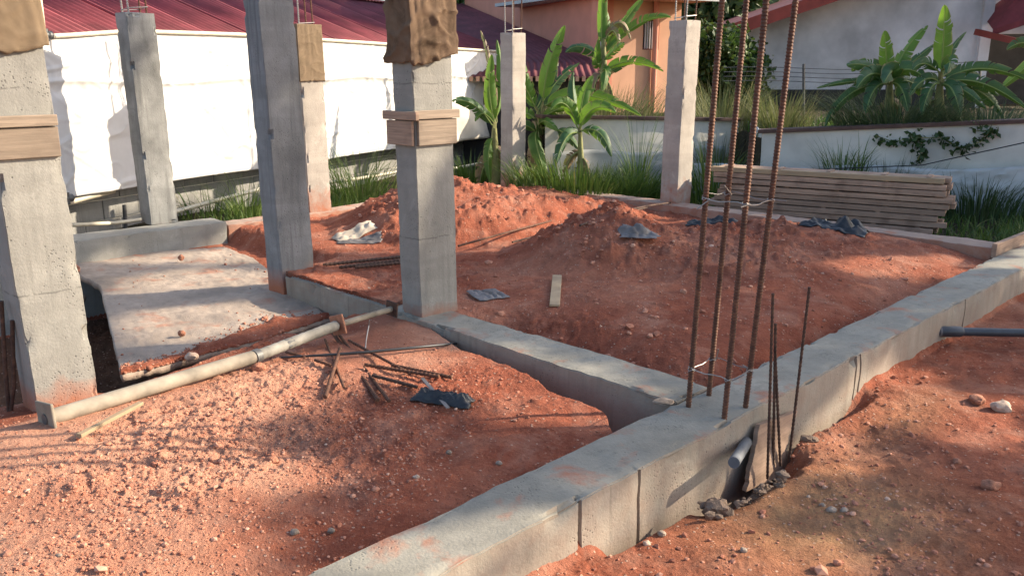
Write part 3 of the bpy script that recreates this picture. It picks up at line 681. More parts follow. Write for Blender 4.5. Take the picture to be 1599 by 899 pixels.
# ------------------------------------------------------------------ columns
def column(label, corner, du, dv, z0, z1, mat, lean=(0, 0), seed=0.0, bars=True, barh=.75, grp='cast concrete columns'):
    root = thing('concrete_column', label, 'column', corner + UV3 * du / 2 + VV3 * dv / 2 + Vector((0, 0, z0 - corner.z)), grp)
    H_ = z1 - z0; sh = Vector((lean[0], lean[1], 0)) * H_
    o0 = Vector((corner.x, corner.y, z0)) - Vector((lean[0], lean[1], 0)) * (corner.z - z0)
    mb = rough_box(o0, UV3 * du, VV3 * dv, ZV3 * H_, 9, 7, int(H_ / .035), 0.010, .0038, .018, seed, topshift=sh)
    obj('shaft', mb, mat, root, True, sharp=32)
    if bars:
        for i, (a, b) in enumerate(((.2, .2), (.8, .2), (.2, .8), (.8, .8))):
            p = o0 + sh + UV3 * du * a + VV3 * dv * b + ZV3 * (H_ - .05)
            obj('rebar', rib_bar(p, p + Vector((lean[0] * barh + random.uniform(-.02, .02), random.uniform(-.02, .02), barh)), .0075, .02, 6), M['wire'] if i % 2 == 0 else M['rust'], root, True)
        r = .13; st = [o0 + sh + UV3 * du * a + VV3 * dv * b + ZV3 * (H_ + .035 + .02 * (a - b)) for a, b in ((.16, .16), (.84, .16), (.84, .84), (.16, .84), (.16, .16))]
        obj('stirrup', MB().tube(st, .004, 5), M['wire'], root, True)
    return root, o0
cA = P(54, 622); colA = column('nearest sunlit concrete column at the left edge with wooden clamp', cA, .255, .2, -.25, 1.9, M['concrete'], (-.03, -.0), 1.3)
cC = P(658, 495); colC = column('central concrete column at the beam junction topped with brown burlap', cC, .275, .18, -.02, 1.9, M['concrete'], (-.008, 0), 2.7)
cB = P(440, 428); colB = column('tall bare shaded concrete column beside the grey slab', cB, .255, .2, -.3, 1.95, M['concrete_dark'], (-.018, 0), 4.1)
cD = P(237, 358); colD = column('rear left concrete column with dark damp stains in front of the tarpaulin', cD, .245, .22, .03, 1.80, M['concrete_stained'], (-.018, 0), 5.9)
cE = P(484, 332); colE = column('pale rear column with its head wrapped in tan sacking', cE, .25, .2, -.2, 1.72, M['concrete_warm'], (-.012, 0), 7.7, True)
cF = P(800, 293); colF = column('pale slim rear column standing before the banana plants', cF, .225, .2, -.2, 1.745, M['concrete_warm'], (0, 0), 9.1)
cG = P(1056, 325); colG = column('pale rear column in front of the retaining wall, half sunlit', cG, .25, .205, -.2, 1.80, M['concrete_warm'], (.008, 0), 11.3)

# burlap wraps
def wrap(name, label, o0, du, dv, lean, z0, z1, drop, off, mat, fold, seed, cat='burlap sack', fr_=1.0):
    per = [(-off, -off), (du + off, -off), (du + off, dv + off), (-off, dv + off)]
    def at(t):
        t = (t % 1.0) * 4; i = int(t) % 4; f = t - int(t); a, b = per[i], per[(i + 1) % 4]
        return a[0] + (b[0] - a[0]) * f, a[1] + (b[1] - a[1]) * f, (a[0] + b[0]) / 2 - du / 2, (a[1] + b[1]) / 2 - dv / 2
    def fn(s, t):
        u_, v_, nu_, nv_ = at(s); z = z0 + (z1 - z0) * t
        edge = drop(s % 1.0); z = z + (1 - t) ** 2 * edge
        p = o0 + UV3 * u_ + VV3 * v_ + Vector((lean[0] * (z - o0.z), 0, 0)); p.z = z
        c = o0 + UV3 * du / 2 + VV3 * dv / 2 + Vector((lean[0] * (z - o0.z), 0, 0)); c.z = z; d = (p - c); d.z = 0; d.normalize()
        w = .9 * abs(mnoise.noise(Vector((u_ * 16 + seed, v_ * 16 - seed, z * 2.2 + u_ * 3)))) + .6 * abs(mnoise.noise(Vector((u_ * 6 + seed + z * 2, v_ * 6 - z * 3, z * 4)))) + .7 * max(0, .18 - abs(mnoise.noise(Vector((u_ * 7 + z * 5, v_ * 7 + seed, z * 7 - u_ * 6))))) * 5 + .15
        w += .5 * max(0, mnoise.noise(Vector((u_ * 30 + seed, v_ * 30, z * 7)))); 
        return p + d * (max(0, w) * fold + .004 * (1 - t)) + ZV3 * (.012 * mnoise.noise(Vector((u_ * 40, v_ * 40, seed))) * (1 - t) ** 4)
    o = obj(name, MB().grid(fn, 150, 60), mat, None, True, solid=.004)
    return tag(o, label, cat)
wrap('burlap_sack', 'smooth tan sacking hanging on top of the nearest left column', colA[1], .255, .2, (-.03, 0), 1.475, 2.05, lambda s: -.03 - .035 * math.sin(s * 4 * math.pi) if s < .25 else -.03, .006, M['burlap_pale'], .008, 3)
wrap('burlap_sack', 'crumpled brown burlap sack draped over the central column', colC[1], .275, .18, (-.008, 0), 1.40, 2.05, lambda s: (-.03 + .09 * max(0, s * 4 - .3) if s < .25 else (-.02 if s > .74 else .03)), .006, M['burlap'], .024, 9)
wrap('burlap_sack', 'straight tan sacking tied round the head of the rear column', colE[1], .25, .2, (-.012, 0), 1.235, 1.75, lambda s: 0.0, .006, M['burlap_pale'], .006, 15)

# wooden clamps
def clamp(label, o0, du, dv, lean, zt, zb, ext_r, ext_l, t=.025):
    root = thing('wooden_clamp', label, 'clamp', o0 + Vector((0, 0, zb - o0.z)), 'wooden formwork clamps on columns')
    L0 = Vector((lean[0] * (zt - o0.z), 0, 0)); q = Vector((o0.x, o0.y, 0)) + L0
    h = zt - zb; bt = .045
    obj('batten', MB().box(q + UV3 * -.02 - VV3 * (t + .006) + ZV3 * (zt - bt), UV3 * (du + ext_r + .02), VV3 * t, ZV3 * bt), M['batten'], root, bevel=.003)
    obj('board', MB().box(q + UV3 * .012 - VV3 * .021 + ZV3 * zb, UV3 * (du + ext_r * .3 - .012), VV3 * .018, ZV3 * (h - bt - .004)), M['batten'], root, bevel=.003)
    obj('batten', MB().box(q - UV3 * (t + .006) - VV3 * .05 + ZV3 * (zt - bt - .005), UV3 * t, VV3 * (dv + ext_l + .05), ZV3 * bt), M['timber'], root, bevel=.003)
    obj('board', MB().box(q - UV3 * .021 + VV3 * .0 + ZV3 * zb, UV3 * .018, VV3 * (dv + .04), ZV3 * (h - bt - .01)), M['timber'], root, bevel=.003)
    return root
clamp('sunlit wooden clamp boards fixed round the nearest left column', colA[1], .255, .2, (-.03, 0), 1.17, 1.0, .0, .08)
clamp('wooden clamp boards fixed round the central burlap topped column', colC[1], .275, .18, (-.008, 0), 1.135, .95, .02, .06)

# ------------------------------------------------------------------ rebar cage and starter bars
cage = thing('rebar_cage', 'four tall rusty ribbed rebars tied in a square rising from the main beam', 'rebar cage', P(1120, 632))
for (bx, by), (tx, ty) in (((1075, 634), (1128, -5)), ((1107, 616), (1166, -5)), ((1131, 652), (1197, -5)), ((1164, 636), (1243, -5))):
    b = P(bx, by, 0); t = Q(tx, ty, b.y); d = (t - b) / (t.z - b.z)
    obj('rebar', rib_bar(b - d * .05, b + d * 2.5, .0108, .0125, 10), M['rust'], cage, True)
def cage_pt(i, z):
    (bx, by), (tx, ty) = (((1075, 634), (1128, -5)), ((1107, 616), (1166, -5)), ((1131, 652), (1197, -5)), ((1164, 636), (1243, -5)))[i]
    b = P(bx, by, 0); t = Q(tx, ty, b.y); return b + (t - b) * (z / (t.z - b.z))
for z, lbl in ((.16, 0), (.86, 1)):
    mid = sum((cage_pt(i, z) for i in range(4)), Vector((0, 0, 0))) / 4
    ring = []
    for i in (0, 1, 3, 2, 0):
        p = cage_pt(i, z + random.uniform(-.012, .012)); ring.append(p + (p - mid).normalized() * .014)
    mb = MB()
    for a, b in zip(ring[:-1], ring[1:]):
        mb.tube([a.lerp(b, t) + Vector((0, 0, .006 * math.sin(t * 7))) for t in np.linspace(0, 1, 6)], .002, 5)
    for i in range(4):
        p = cage_pt(i, z); mb.tube([p + Vector((.014 * math.cos(a), .014 * math.sin(a), .004 * math.sin(3 * a))) for a in np.linspace(0, 6.28, 9)], .0022, 5)
        dd = Vector((random.uniform(-.05, .05), random.uniform(-.03, .03), random.uniform(-.06, .07))); mb.tube([p + Vector((.013, -.01, 0)), p + Vector((.013, -.01, 0)) + dd], .0025, 5)
    obj('tie_wire', mb, M['wire'], cage, True)
for (bx, by), (tx, ty), lab in (((1200, 690), (1207, 458), 'leftmost thin starter bar standing beside the main beam'), ((1208, 672), (1211, 505), 'short starter bar between the two left starter bars and beam'),
                                ((1216, 672), (1210, 545), 'thin starter bar leaning left beside the main beam'), ((1238, 668), (1264, 448), 'single tilted starter bar right of the rebar cage')):
    b = P(bx, by, -.1); t = Q(tx, ty, b.y); d = (t - b).normalized()
    tag(obj('starter_bar', rib_bar(b - d * .16, t, .0058, .018, 7), M['rust_dark'], None, True), lab, 'rebar', 'starter bars by the beam corner')

for (bx, by), (tx, ty), lab in (((14, 640), (2, 470), 'dark bent bar at the left picture edge by the near column'), ((17, 640), (19, 500), 'dark bar leaning right at the left edge by the near column')):
    b = P(bx, by, -.08); m_ = Q((bx + tx) / 2 + (4 if tx > 10 else 1), (by + ty) / 2 + 30, b.y); t = Q(tx, ty, b.y)
    tag(obj('starter_bar', MB().tube([b - ZV3 * .1, b, m_, t], .009, 8), M['rust_dark'], None, True), lab, 'rebar', 'dark bars at the left edge')

# ------------------------------------------------------------------ slab over the pit
TOP = [(104, 408, -.15), (180, 397, -.15), (240, 392, -.14), (310, 388, -.12), (350, 386, -.12), (394, 402, -.125)]
BOT = [(190, 586, -.16), (250, 573, -.165), (320, 553, -.165), (400, 534, -.165), (460, 515, -.165), (516, 497, -.16)]
LFT = [(104, 408, -.15), (128, 432, -.155), (156, 446, -.155), (172, 512, -.16), (190, 586, -.16)]
RGT = [(394, 402, -.125), (428, 428, -.13), (463, 455, -.14), (493, 477, -.15), (516, 497, -.16)]
def pl(pts, t):
    t = max(0, min(.9999, t)) * (len(pts) - 1); i = int(t); f = t - i
    return P(*pts[i]).lerp(P(*pts[i + 1]), f)
slab_root = thing('concrete_slab', 'dusty grey cracked slab strewn with red soil between left columns', 'slab', P(330, 480, -.3))
def slab_fn(s, t):
    a = pl(TOP, s) * (1 - t) + pl(BOT, s) * t + pl(LFT, t) * (1 - s) + pl(RGT, t) * s
    b = (P(*TOP[0]) * (1 - s) + P(*TOP[-1]) * s) * (1 - t) + (P(*BOT[0]) * (1 - s) + P(*BOT[-1]) * s) * t
    p = a - b
    p.z += .012 * mnoise.noise(Vector((p.x * 1.3, p.y * 4, 2))) + .006 * mnoise.noise(p * 7) + .005 * max(0, mnoise.noise(p * 15)) + .004 * mnoise.noise(p * 32)
    return p
mbs = MB().grid(slab_fn, 120, 120)
so = obj('slab_sheet', mbs, M['slab'], slab_root, True); md = so.modifiers.new('thickness', 'SOLIDIFY'); md.thickness = .04; md.offset = 1 if mbs.v and (mbs.v[121] - mbs.v[0]).cross(mbs.v[1] - mbs.v[0]).z > 0 else -1
# loose soil lying along the slab's near edge
def rocks_np(cent, size, seed, squash=.7):
    r = np.random.default_rng(seed); n = len(cent)
    ph = (1 + 5 ** .5) / 2
    ico = np.array([(-1, ph, 0), (1, ph, 0), (-1, -ph, 0), (1, -ph, 0), (0, -1, ph), (0, 1, ph), (0, -1, -ph), (0, 1, -ph), (ph, 0, -1), (ph, 0, 1), (-ph, 0, -1), (-ph, 0, 1)]) / 1.9
    fi = np.array([(0, 11, 5), (0, 5, 1), (0, 1, 7), (0, 7, 10), (0, 10, 11), (1, 5, 9), (5, 11, 4), (11, 10, 2), (10, 7, 6), (7, 1, 8), (3, 9, 4), (3, 4, 2), (3, 2, 6), (3, 6, 8), (3, 8, 9), (4, 9, 5), (2, 4, 11), (6, 2, 10), (8, 6, 7), (9, 8, 1)])
    v = ico[None] * r.uniform(.65, 1.25, (n, 12, 1)); sc = r.uniform(.6, 1.2, (n, 1, 3)); sc[:, :, 2] *= squash
    v = v * sc; a = r.uniform(0, 6.28, n); ca, sa = np.cos(a)[:, None], np.sin(a)[:, None]
    x = v[:, :, 0] * ca - v[:, :, 1] * sa; y = v[:, :, 0] * sa + v[:, :, 1] * ca
    v = np.stack([x, y, v[:, :, 2]], -1) * size[:, None, None] + cent[:, None, :]
    f = fi[None] + 12 * np.arange(n)[:, None, None]
    return v.reshape(-1, 3), f.reshape(-1, 3), np.repeat(np.clip(r.beta(2.2, 2.8, n), 0, 1), 12)
pts = []
for _ in range(2200):
    s = random.random(); t = 1 - abs(random.gauss(0, .02 + .06 * max(0, 1 - abs(s - .72) / .42)))
    if random.random() < .02: t = random.random()
    if t < 0.02: continue
    pts.append(slab_fn(s, t) + Vector((0, 0, .004)))
sz = rng.lognormal(math.log(.0055), .5, len(pts))
v, f, tn = rocks_np(np.array(pts), sz, 3); o = mesh_np('loose_soil', v, f, M['pebble'], True, slab_root, attrs={'tone': tn * .75}); o['kind'] = 'stuff'
# sheet of earth on the slab edge
def edge_soil(s, t):
    tt = 1.01 - t * (.035 + .12 * max(0, 1 - abs(s - .74) / .45) + .03 * mnoise.noise(Vector((s * 14, 3, 1))))
    p = slab_fn(s, tt); p.z += .022 * math.sin(math.pi * min(1, t * 1.02)) ** .6 * (1 + .5 * mnoise.noise(Vector((p.x * 14, p.y * 14, 0)))) + .006 * mnoise.noise(p * 40) - .004 * (t > .97)
    return p
mb = MB().grid(edge_soil, 110, 14); mb.f = [f if True else f for f in mb.f]
o = obj('soil_strip', mb, M['soil'], slab_root, True)

# ------------------------------------------------------------------ gravel on the ground (uncountable)
def scatter(n, pxr, pyr, keep, seed):
    r = np.random.default_rng(seed); px = r.uniform(*pxr, n); py = r.uniform(*pyr, n)
    out = []
    z = -.06
    a = px - CX; b = FPX * cp + (CY - py) * sp; c = (CY - py) * cp - FPX * sp
    for it in range(3):
        t = (z - CAM_H) / c; x, y = a * t, b * t; z = ground_h(x, y, True)
    u = x * U2[0] + y * U2[1]; v = x * V2[0] + y * V2[1]
    onbeam = ((v > 1.6) & (v < 1.92)) | ((u > 2.83) & (u < 3.15) & (v < 3.7) & (v > 1.6))
    k = keep(x, y, u, v, r) & ~onbeam & (z > -.27)
    return np.stack([x, y, z], -1)[k]
def k_front(x, y, u, v, r): return (r.random(len(x)) < (1 - .75 * ss(-.9, -.2, x - .25 * (y - 2.4))) * np.where((v > 1.9) & (u < 2.75), .25 + .65 * ss(-.15, .35, fbm(x * 1.7, y * 1.7, 3, 77)), .0))
def k_right(x, y, u, v, r): return (v < 1.6) & (r.random(len(x)) < .15 + .6 * ss(0, .5, fbm(x * 1.7, y * 1.7, 3, 77)))
def k_heap(x, y, u, v, r):
    hb = ground_h(x, y, False); return (u > 3.15) & (u < 7.0) & (v > 1.95) & (v < 7.1) & (r.random(len(x)) < .12 + 1.2 * ss(.03, .25, hb))
allp, alls = [], []
for fn, n, rx, ry, med, sd, mx in ((k_front, 550, (-40, 1000), (520, 905), .009, .35, .019), (k_right, 700, (850, 1640), (440, 905), .010, .4, .024), (k_front, 42000, (-40, 1000), (500, 905), .003, .5, .011), (k_right, 9000, (850, 1640), (440, 905), .0036, .55, .013), (k_heap, 12000, (480, 1600), (275, 640), .008, .55, .032)):
    c = scatter(n, rx, ry, fn, len(allp) + 5); s = np.minimum(np.random.default_rng(len(allp)).lognormal(math.log(med), sd, len(c)), mx)
    allp.append(c); alls.append(s)
cent = np.concatenate(allp); size = np.concatenate(alls); cent[:, 2] += size * .15
v, f, tn = rocks_np(cent, size, 77)
tag(mesh_np('gravel', v, f, M['pebble'], False, loc=(0, 4, -.1), attrs={'tone': tn}), kind='stuff')

# ------------------------------------------------------------------ single stones and clods
def PVv(px, py, v0):
    a, b, c = ray(px, py); t = v0 / (a * V2[0] + b * V2[1]); return Vector((a * t, b * t, CAM_H + c * t))
def stone(label, px, py, wpx, mat, seed, squash=.65, sink=.25, at=None, name='stone', cat='stone', rough=1.0):  # rough: how broken the outline is
    q = at if at is not None else G(px, py); rr = wpx / 2 / 1384 * max(q.y, .5)
    bm = bmesh.new(); bmesh.ops.create_icosphere(bm, subdivisions=3, radius=1)
    r = random.Random(seed); sc = Vector((r.uniform(.85, 1.1), r.uniform(.65, .95), squash))
    for vv in bm.verts:
        d = 1 + rough * .28 * mnoise.noise(vv.co * 1.3 + Vector((seed * 3.1, 0, 0))) + rough * .14 * mnoise.noise(vv.co * 3.2 + Vector((0, seed, 0))) + rough * .06 * mnoise.noise(vv.co * 8)
        vv.co = Vector((vv.co.x * sc.x, vv.co.y * sc.y, vv.co.z * sc.z)) * d * rr
    mb = MB(); mb.v = [vv.co + q + Vector((0, 0, rr * squash * (1 - sink * 2))) for vv in bm.verts]; mb.f = [tuple(x.index for x in ff.verts) for ff in bm.faces]; bm.free()
    return tag(obj(name, mb, mat, None, True, sharp=28 if rough > 1 else 0), label, cat)
ST = [('pale round pebble on sunlit red soil right of the main beam', 1010, 850, 16, 'stone_pale'), ('flat grey pebble beyond the pale round pebble', 1033, 834, 15, 'stone_grey'),
      ('grey pebble in the shade at the lower right', 1161, 860, 15, 'stone_grey'), ('left one of the grey stones in a row in the shaded soil', 1284, 790, 13, 'stone_grey'),
      ('middle flat grey stone of the row in the shaded soil', 1298, 798, 18, 'stone_grey'), ('right one of the grey stones in a row in the shaded soil', 1318, 798, 14, 'stone_grey'),
      ('large pale rock lying at the right edge of the soil', 1562, 640, 36, 'stone_pale'), ('reddish broken rock left of the large pale rock', 1524, 628, 28, 'clod'),
      ('large red clod on the shaded soil near the right edge', 1546, 762, 34, 'clod'), ('small pale stone on the soil beside the main beam middle', 650, 746, 12, 'stone_pale'),
      ('greyish pebble near the top of the shaded soil patch', 701, 707, 11, 'stone_grey'), ('grey stone close to the left edge of the main beam', 779, 724, 12, 'stone_grey'),
      ('dark flat stone on the lower soil, left of a similar one', 460, 832, 17, 'stone_grey'), ('dark flat stone on the lower soil, right of a similar one', 517, 830, 15, 'stone_grey'),
      ('big red clod casting a shadow in the foreground soil', 424, 722, 24, 'clod'), ('red clod resting behind the fallen rebar pieces', 404, 577, 26, 'clod'),
      ('small pale stone at the end of the black hose', 739, 556, 11, 'stone_pale'), ('white pebble on the shaded right foreground', 1262, 776, 8, 'stone_pale'),
      ('reddish lump at the lower right corner of the soil', 1308, 880, 16, 'clod'), ('grey stone in the foreground soil left', 92, 868, 11, 'stone_grey'),
      ('tan clod beside the plank of the far beam', 1478, 745, 14, 'clod')]
ST[-1] = ('tan clod right of the sandy yellow patch', 1494, 722, 16, 'clod')
for i, (lab, px, py, w, m) in enumerate(ST): stone(lab, px, py, w, M[m], i + 1)
stone('pinkish brown cobble wedged at the near edge of the slab', 300, 556, 24, M['stone_pale'], 41, .6, .2, P(300, 560, -.15))
stone('small red clod sitting on the sunlit strip of the slab', 284, 521, 13, M['clod'], 42, .8, .2, P(284, 523, -.15))
stone('dark lump on the far part of the slab', 283, 403, 12, M['clod'], 43, .8, .2, P(283, 405, -.12))
stone('dark lump beside the curb on the slab', 197, 393, 14, M['clod'], 44, .7, .2, P(197, 397, -.14))
stone('square broken block end beside the near column and slab', 118, 417, 16, M['clod'], 45, .9, .2, P(118, 424, -.15))
# broken concrete lump, mortar and pipe stub by the cage
rp = []; rs = []
for _ in range(130):
    q = PVv(random.gauss(1165, 26), 730, 1.5); uu_ = q.x * U2[0] + q.y * U2[1]; w_ = W(uu_, random.uniform(1.38, 1.6), 0); w_.z = gz(w_.x, w_.y) + random.uniform(0, .05); rp.append(tuple(w_)); rs.append(random.choice((.005, .007, .01, .014, .022)))
v, f, tn = rocks_np(np.array(rp), np.array(rs), 91)
o = tag(mesh_np('rubble_pile', v, f, M['rubble'], False, attrs={'tone': tn}), 'loose grey rubble and mortar crumbs filling the gap beside the main beam', 'rubble'); o['kind'] = 'stuff'
stone('angular tan lump of concrete lying in the rubble beside the main beam', 1132, 722, 54, M['rubble'], 51, .7, .3, W(2.5, 1.47, gz(*W(2.5, 1.47)[:2])), rough=1.8)
stone('grey mortar lump where the cross beam meets the main beam', 1037, 627, 34, M['stone_grey'], 52, .28, .3, P(1037, 628, 0.0), 'mortar_lump', 'mortar')
stone('dark rubble lump under the starter bars', 1192, 700, 44, M['rubble'], 53, .6, .3, W(2.86, 1.47, gz(*W(2.86, 1.47)[:2])), rough=1.8)
stone('broken grey lump beside the tilted starter bar', 1255, 645, 26, M['rubble'], 54, .6, .3, W(3.3, 1.52, gz(*W(3.3, 1.52)[:2])), rough=1.8)
tag(obj('pipe_stub', MB().tube([PVv(1166, 690, 1.62), PVv(1146, 722, 1.5)], .022, 16), M['stub'], None, True), 'short grey pipe stub sticking out below the main beam', 'pipe')
fq = [PVv(1160, 765, 1.575), PVv(1180, 662, 1.612), PVv(1240, 640, 1.612), PVv(1226, 678, 1.6), PVv(1216, 740, 1.575)]
fc = sum(fq, Vector((0, 0, 0))) / 5
def flake(s_, t):
    a = s_ * 5; i = int(a) % 5; e = fq[i].lerp(fq[(i + 1) % 5], a - int(a)); e = e + UV3 * (.010 * mnoise.noise(e * 45)); p = fc.lerp(e, t)
    return p - VV3 * (.008 + .004 * mnoise.noise(p * 22))
tag(obj('broken_board', MB().grid(flake, 80, 10), M['timber'], None, False, solid=.02), 'broken tan board standing behind the starter bars', 'board')
stone('small pale concrete block in the pit beside the near column', 122, 463, 26, M['stone_pale'], 55, .9, .1, P(122, 474, -.35))

# ------------------------------------------------------------------ steel prop lying on the bank
def onz(px, py, dz): return G(px, py, dz)
pA = P(78, 652, .075); pM = P(400, 556, .065); pB = P(528, 507, .05); pC = P(612, 482, .05)
prop = thing('steel_prop', 'long grey telescopic steel prop with end plates lying on the soil bank', 'steel prop', P(320, 580, 0))
obj('outer_tube', MB().tube([pA, pA.lerp(pM, .33), pA.lerp(pM, .66), pM], .032, 18), M['steel'], prop, True)
d = (pB - pM).normalized()
obj('collar', MB().tube([pM - d * .02, pM + d * .015], .0335, 18), M['steel_dark'], prop, True)
obj('threaded_sleeve', MB().tube([pM + (pB - pM) * t for t in np.linspace(.0, .96, 24)], [.0265 + .0018 * (i % 2) for i in range(24)], 16), M['sleeve'], prop, True)
obj('sleeve_nut', MB().tube([pM.lerp(pB, .32), pM.lerp(pB, .40)], .0285, 8), M['steel_dark'], prop)
obj('inner_tube', MB().tube([pB - d * .02, pC], .0165, 14), M['steel'], prop, True)
def plate(c, d, w, t, mat, hole=True, twist=.0):
    d = d.normalized(); s = d.cross(ZV3).normalized(); u = s.cross(d).normalized(); s, u = s * math.cos(twist) + u * math.sin(twist), u * math.cos(twist) - s * math.sin(twist)
    mb = MB().box(c - s * w / 2 - u * w / 2 - d * t / 2, s * w, u * w, d * t); o = obj('end_plate', mb, mat, prop, bevel=.004)
    if hole: obj('hole_boss', MB().tube([c - d * (t / 2 + .004), c + d * (t / 2 + .002)], w * .16, 12), M['steel_dark'], prop)
dA = (pM - pA)
plate(pA - dA.normalized() * .012, dA, .13, .012, M['steel'], True, .12)
obj('rusty_end', MB().tube([pA, pA + dA.normalized() * .085], .0312, 18), M['orange_steel'], prop, True)
plate(pB, pC - pB, .105, .012, M['orange_steel'], False, .3)
plate(pC, pC - pB, .085, .012, M['rust_dark'], False, -.1)

# wooden stake, rebars, wires and plastic in the front bay
a, b = G(124, 688, .02), G(222, 640, .03)
tag(obj('wooden_stake', MB().beam(a, b, .024, .014), M['timber_light'], None, bevel=.002), 'pale thin wooden stake lying below the steel prop', 'stake')
BARS = [((520, 527), (590, 631), .011, 'thick rusty offcut of rebar fanning down the middle of the pile'), ((530, 531), (608, 634), .009, 'rusty rebar offcut right of the thickest one in the pile'),
        ((508, 538), (538, 615), .007, 'thin rebar offcut with pale tip left in the pile'), ((532, 552), (508, 626), .010, 'bent rebar offcut leaning to the lower left of the pile'),
        ((545, 540), (641, 591), .008, 'rebar offcut pointing right across the pile'), ((570, 576), (686, 597), .010, 'lower of the two rebar offcuts lying to the right'),
        ((612, 577), (706, 595), .010, 'upper of the two rebar offcuts lying to the right'), ((582, 593), (652, 612), .009, 'rebar offcut ending at the black plastic'),
        ((447, 556), (476, 566), .007, 'short rebar offcut left of the pile beside the hose'), ((492, 569), (517, 576), .008, 'tiny rebar offcut in the shade at the pile')]
for i, ((x0, y0), (x1, y1), r, lab) in enumerate(BARS):
    hz = .03 if i < 5 else .022
    tag(obj('rebar_offcut', rib_bar(G(x0, y0, hz), G(x1, y1, .018 + .005 * (i % 3)), r * .88, .02, 7), M['rust'] if i != 7 else M['rust_dark'], None, True), lab, 'rebar', 'rebar offcuts on the front soil')
tag(obj('bent_wire', MB().tube([G(570, 552, .0), P(572, 530, .06), P(576, 508, .11), P(577, 500, .14)], .003, 6), M['wire'], None, True), 'pale thin wire standing upright from the soil by the prop', 'wire')
hp = [G(x, y, .026) for x, y in ((440, 566), (480, 564), (530, 561), (580, 557), (640, 551), (690, 546), (735, 540))]
tag(obj('black_hose', MB().tube(hp, [.005, .006, .007, .0075, .0075, .007, .006], 10), M['black'], None, True), 'dark thin hose lying across behind the rebar offcuts', 'hose')
def crumple(name, label, outline_c, w, l, ht, rot, mat, seed, cat, n=26, roll=0.0):
    q = outline_c; r = random.Random(seed); ca, sa = math.cos(rot), math.sin(rot)
    def fn(s, t):
        x = (s - .5) * l * (1 + .25 * mnoise.noise(Vector((t * 3, seed, 0)))); y = (t - .5) * w * (1 + .3 * mnoise.noise(Vector((s * 3, seed + 5, 0))))
        px_, py_ = q.x + x * ca - y * sa, q.y + x * sa + y * ca
        e = min(s, 1 - s, t, 1 - t)
        z = max(gz(px_, py_), q.z - .03) + .006 + ht * (abs(mnoise.noise(Vector((s * 4 + seed, t * 3, seed)))) * 1.2 + .5 * abs(mnoise.noise(Vector((s * 9, t * 9 + seed, 2)))) + roll * math.sin(math.pi * t)) * min(1, e * 6 + .12)
        return Vector((px_, py_, z))
    return tag(obj(name, MB().grid(fn, n, n), mat, None, True, solid=.003), label, cat)
crumple('black_plastic_sheet', 'black plastic sheet rolled up beside the rebar offcuts', G(692, 628), .10, .26, .035, -.28, M['black'], 3, 'plastic sheet', 28, .7)
tag(obj('plastic_strap', MB().beam(G(660, 607, .05), G(700, 642, .015), .016, .004), M['grey_plastic'], None), 'thin grey strip lying over the rolled black plastic', 'strip')
crumple('plastic_scrap', 'grey plastic scrap on the red soil right of the central column', G(762, 462), .25, .20, .022, .4, M['grey_plastic'], 7, 'plastic scrap')
crumple('black_plastic_sheet', 'large black plastic sheet heaped in front of the stacked timber', P(1302, 362, .06), .30, .52, .075, -.5, M['black'], 11, 'plastic sheet', 30, .4)
crumple('black_plastic_sheet', 'black plastic sheet lying beside the rear half sunlit column', P(1112, 346, .07), .22, .42, .045, -.1, M['black'], 13, 'plastic sheet', 26, .3)
crumple('plastic_scrap', 'flat bluish plastic scrap on the shaded heap crest', G(998, 362), .2, .26, .02, -.2, M['grey_plastic'], 17, 'plastic scrap')
crumple('cement_bag', 'torn pale cement bag leaning on the far soil heap', G(553, 366), .16, .36, .035, .55, M['paper'], 19, 'cement bag', 22, .6)
crumple('black_plastic_sheet', 'dark plastic scrap lying under the pale cement bag', G(562, 378), .16, .36, .02, .1, M['grey_plastic'], 23, 'plastic scrap')
a, b = G(866, 480, .012), G(870, 437, .03)
tag(obj('wooden_lath', MB().beam(a, b, .062, .012), M['timber_light'], None, bevel=.002), 'short flat wooden lath lying on the shaded soil heap', 'lath')

# long rebars on the far soil
LB = [((505, 420), (628, 407), .012), ((530, 424), (630, 412), .012), ((555, 424), (632, 416), .012)]
for i, ((x0, y0), (x1, y1), r) in enumerate(LB):
    tag(obj('rebar', rib_bar(G(x0, y0, .03), G(x1, y1, .03), r, .03, 7), M['rust_dark'], None, True), ['rearmost', 'middle', 'nearest'][i] + ' dark rebar of the short bundle left of the central column', 'rebar', 'dark rebar bundle')
LB2 = [((716, 402), (1046, 322), 'longest'), ((800, 384), (1010, 330), 'second'), ((880, 368), (1040, 327), 'third'), ((905, 368), (1046, 331), 'nearest'), ((940, 352), (1030, 326), 'shortest')]
for i, ((x0, y0), (x1, y1), w) in enumerate(LB2):
    pa_, pb_ = G(x0, y0, .03), G(x1, y1, .03 + .008 * i); mid = [pa_.lerp(pb_, t) for t in np.linspace(0, 1, 12)]
    lift = max(0, max(gz(q.x, q.y) + .012 - q.z for q in mid))
    mid = [q + ZV3 * lift * (.35 + .25 * math.sin(math.pi * k / 11)) for k, q in enumerate(mid)]
    tag(obj('long_rebar', MB().tube(mid, .0085, 7), M['rust_dark'] if i % 2 else M['rust'], None, True), w + ' of the long rebars pointing at the rear half sunlit column', 'rebar', 'long rebars on the far soil')

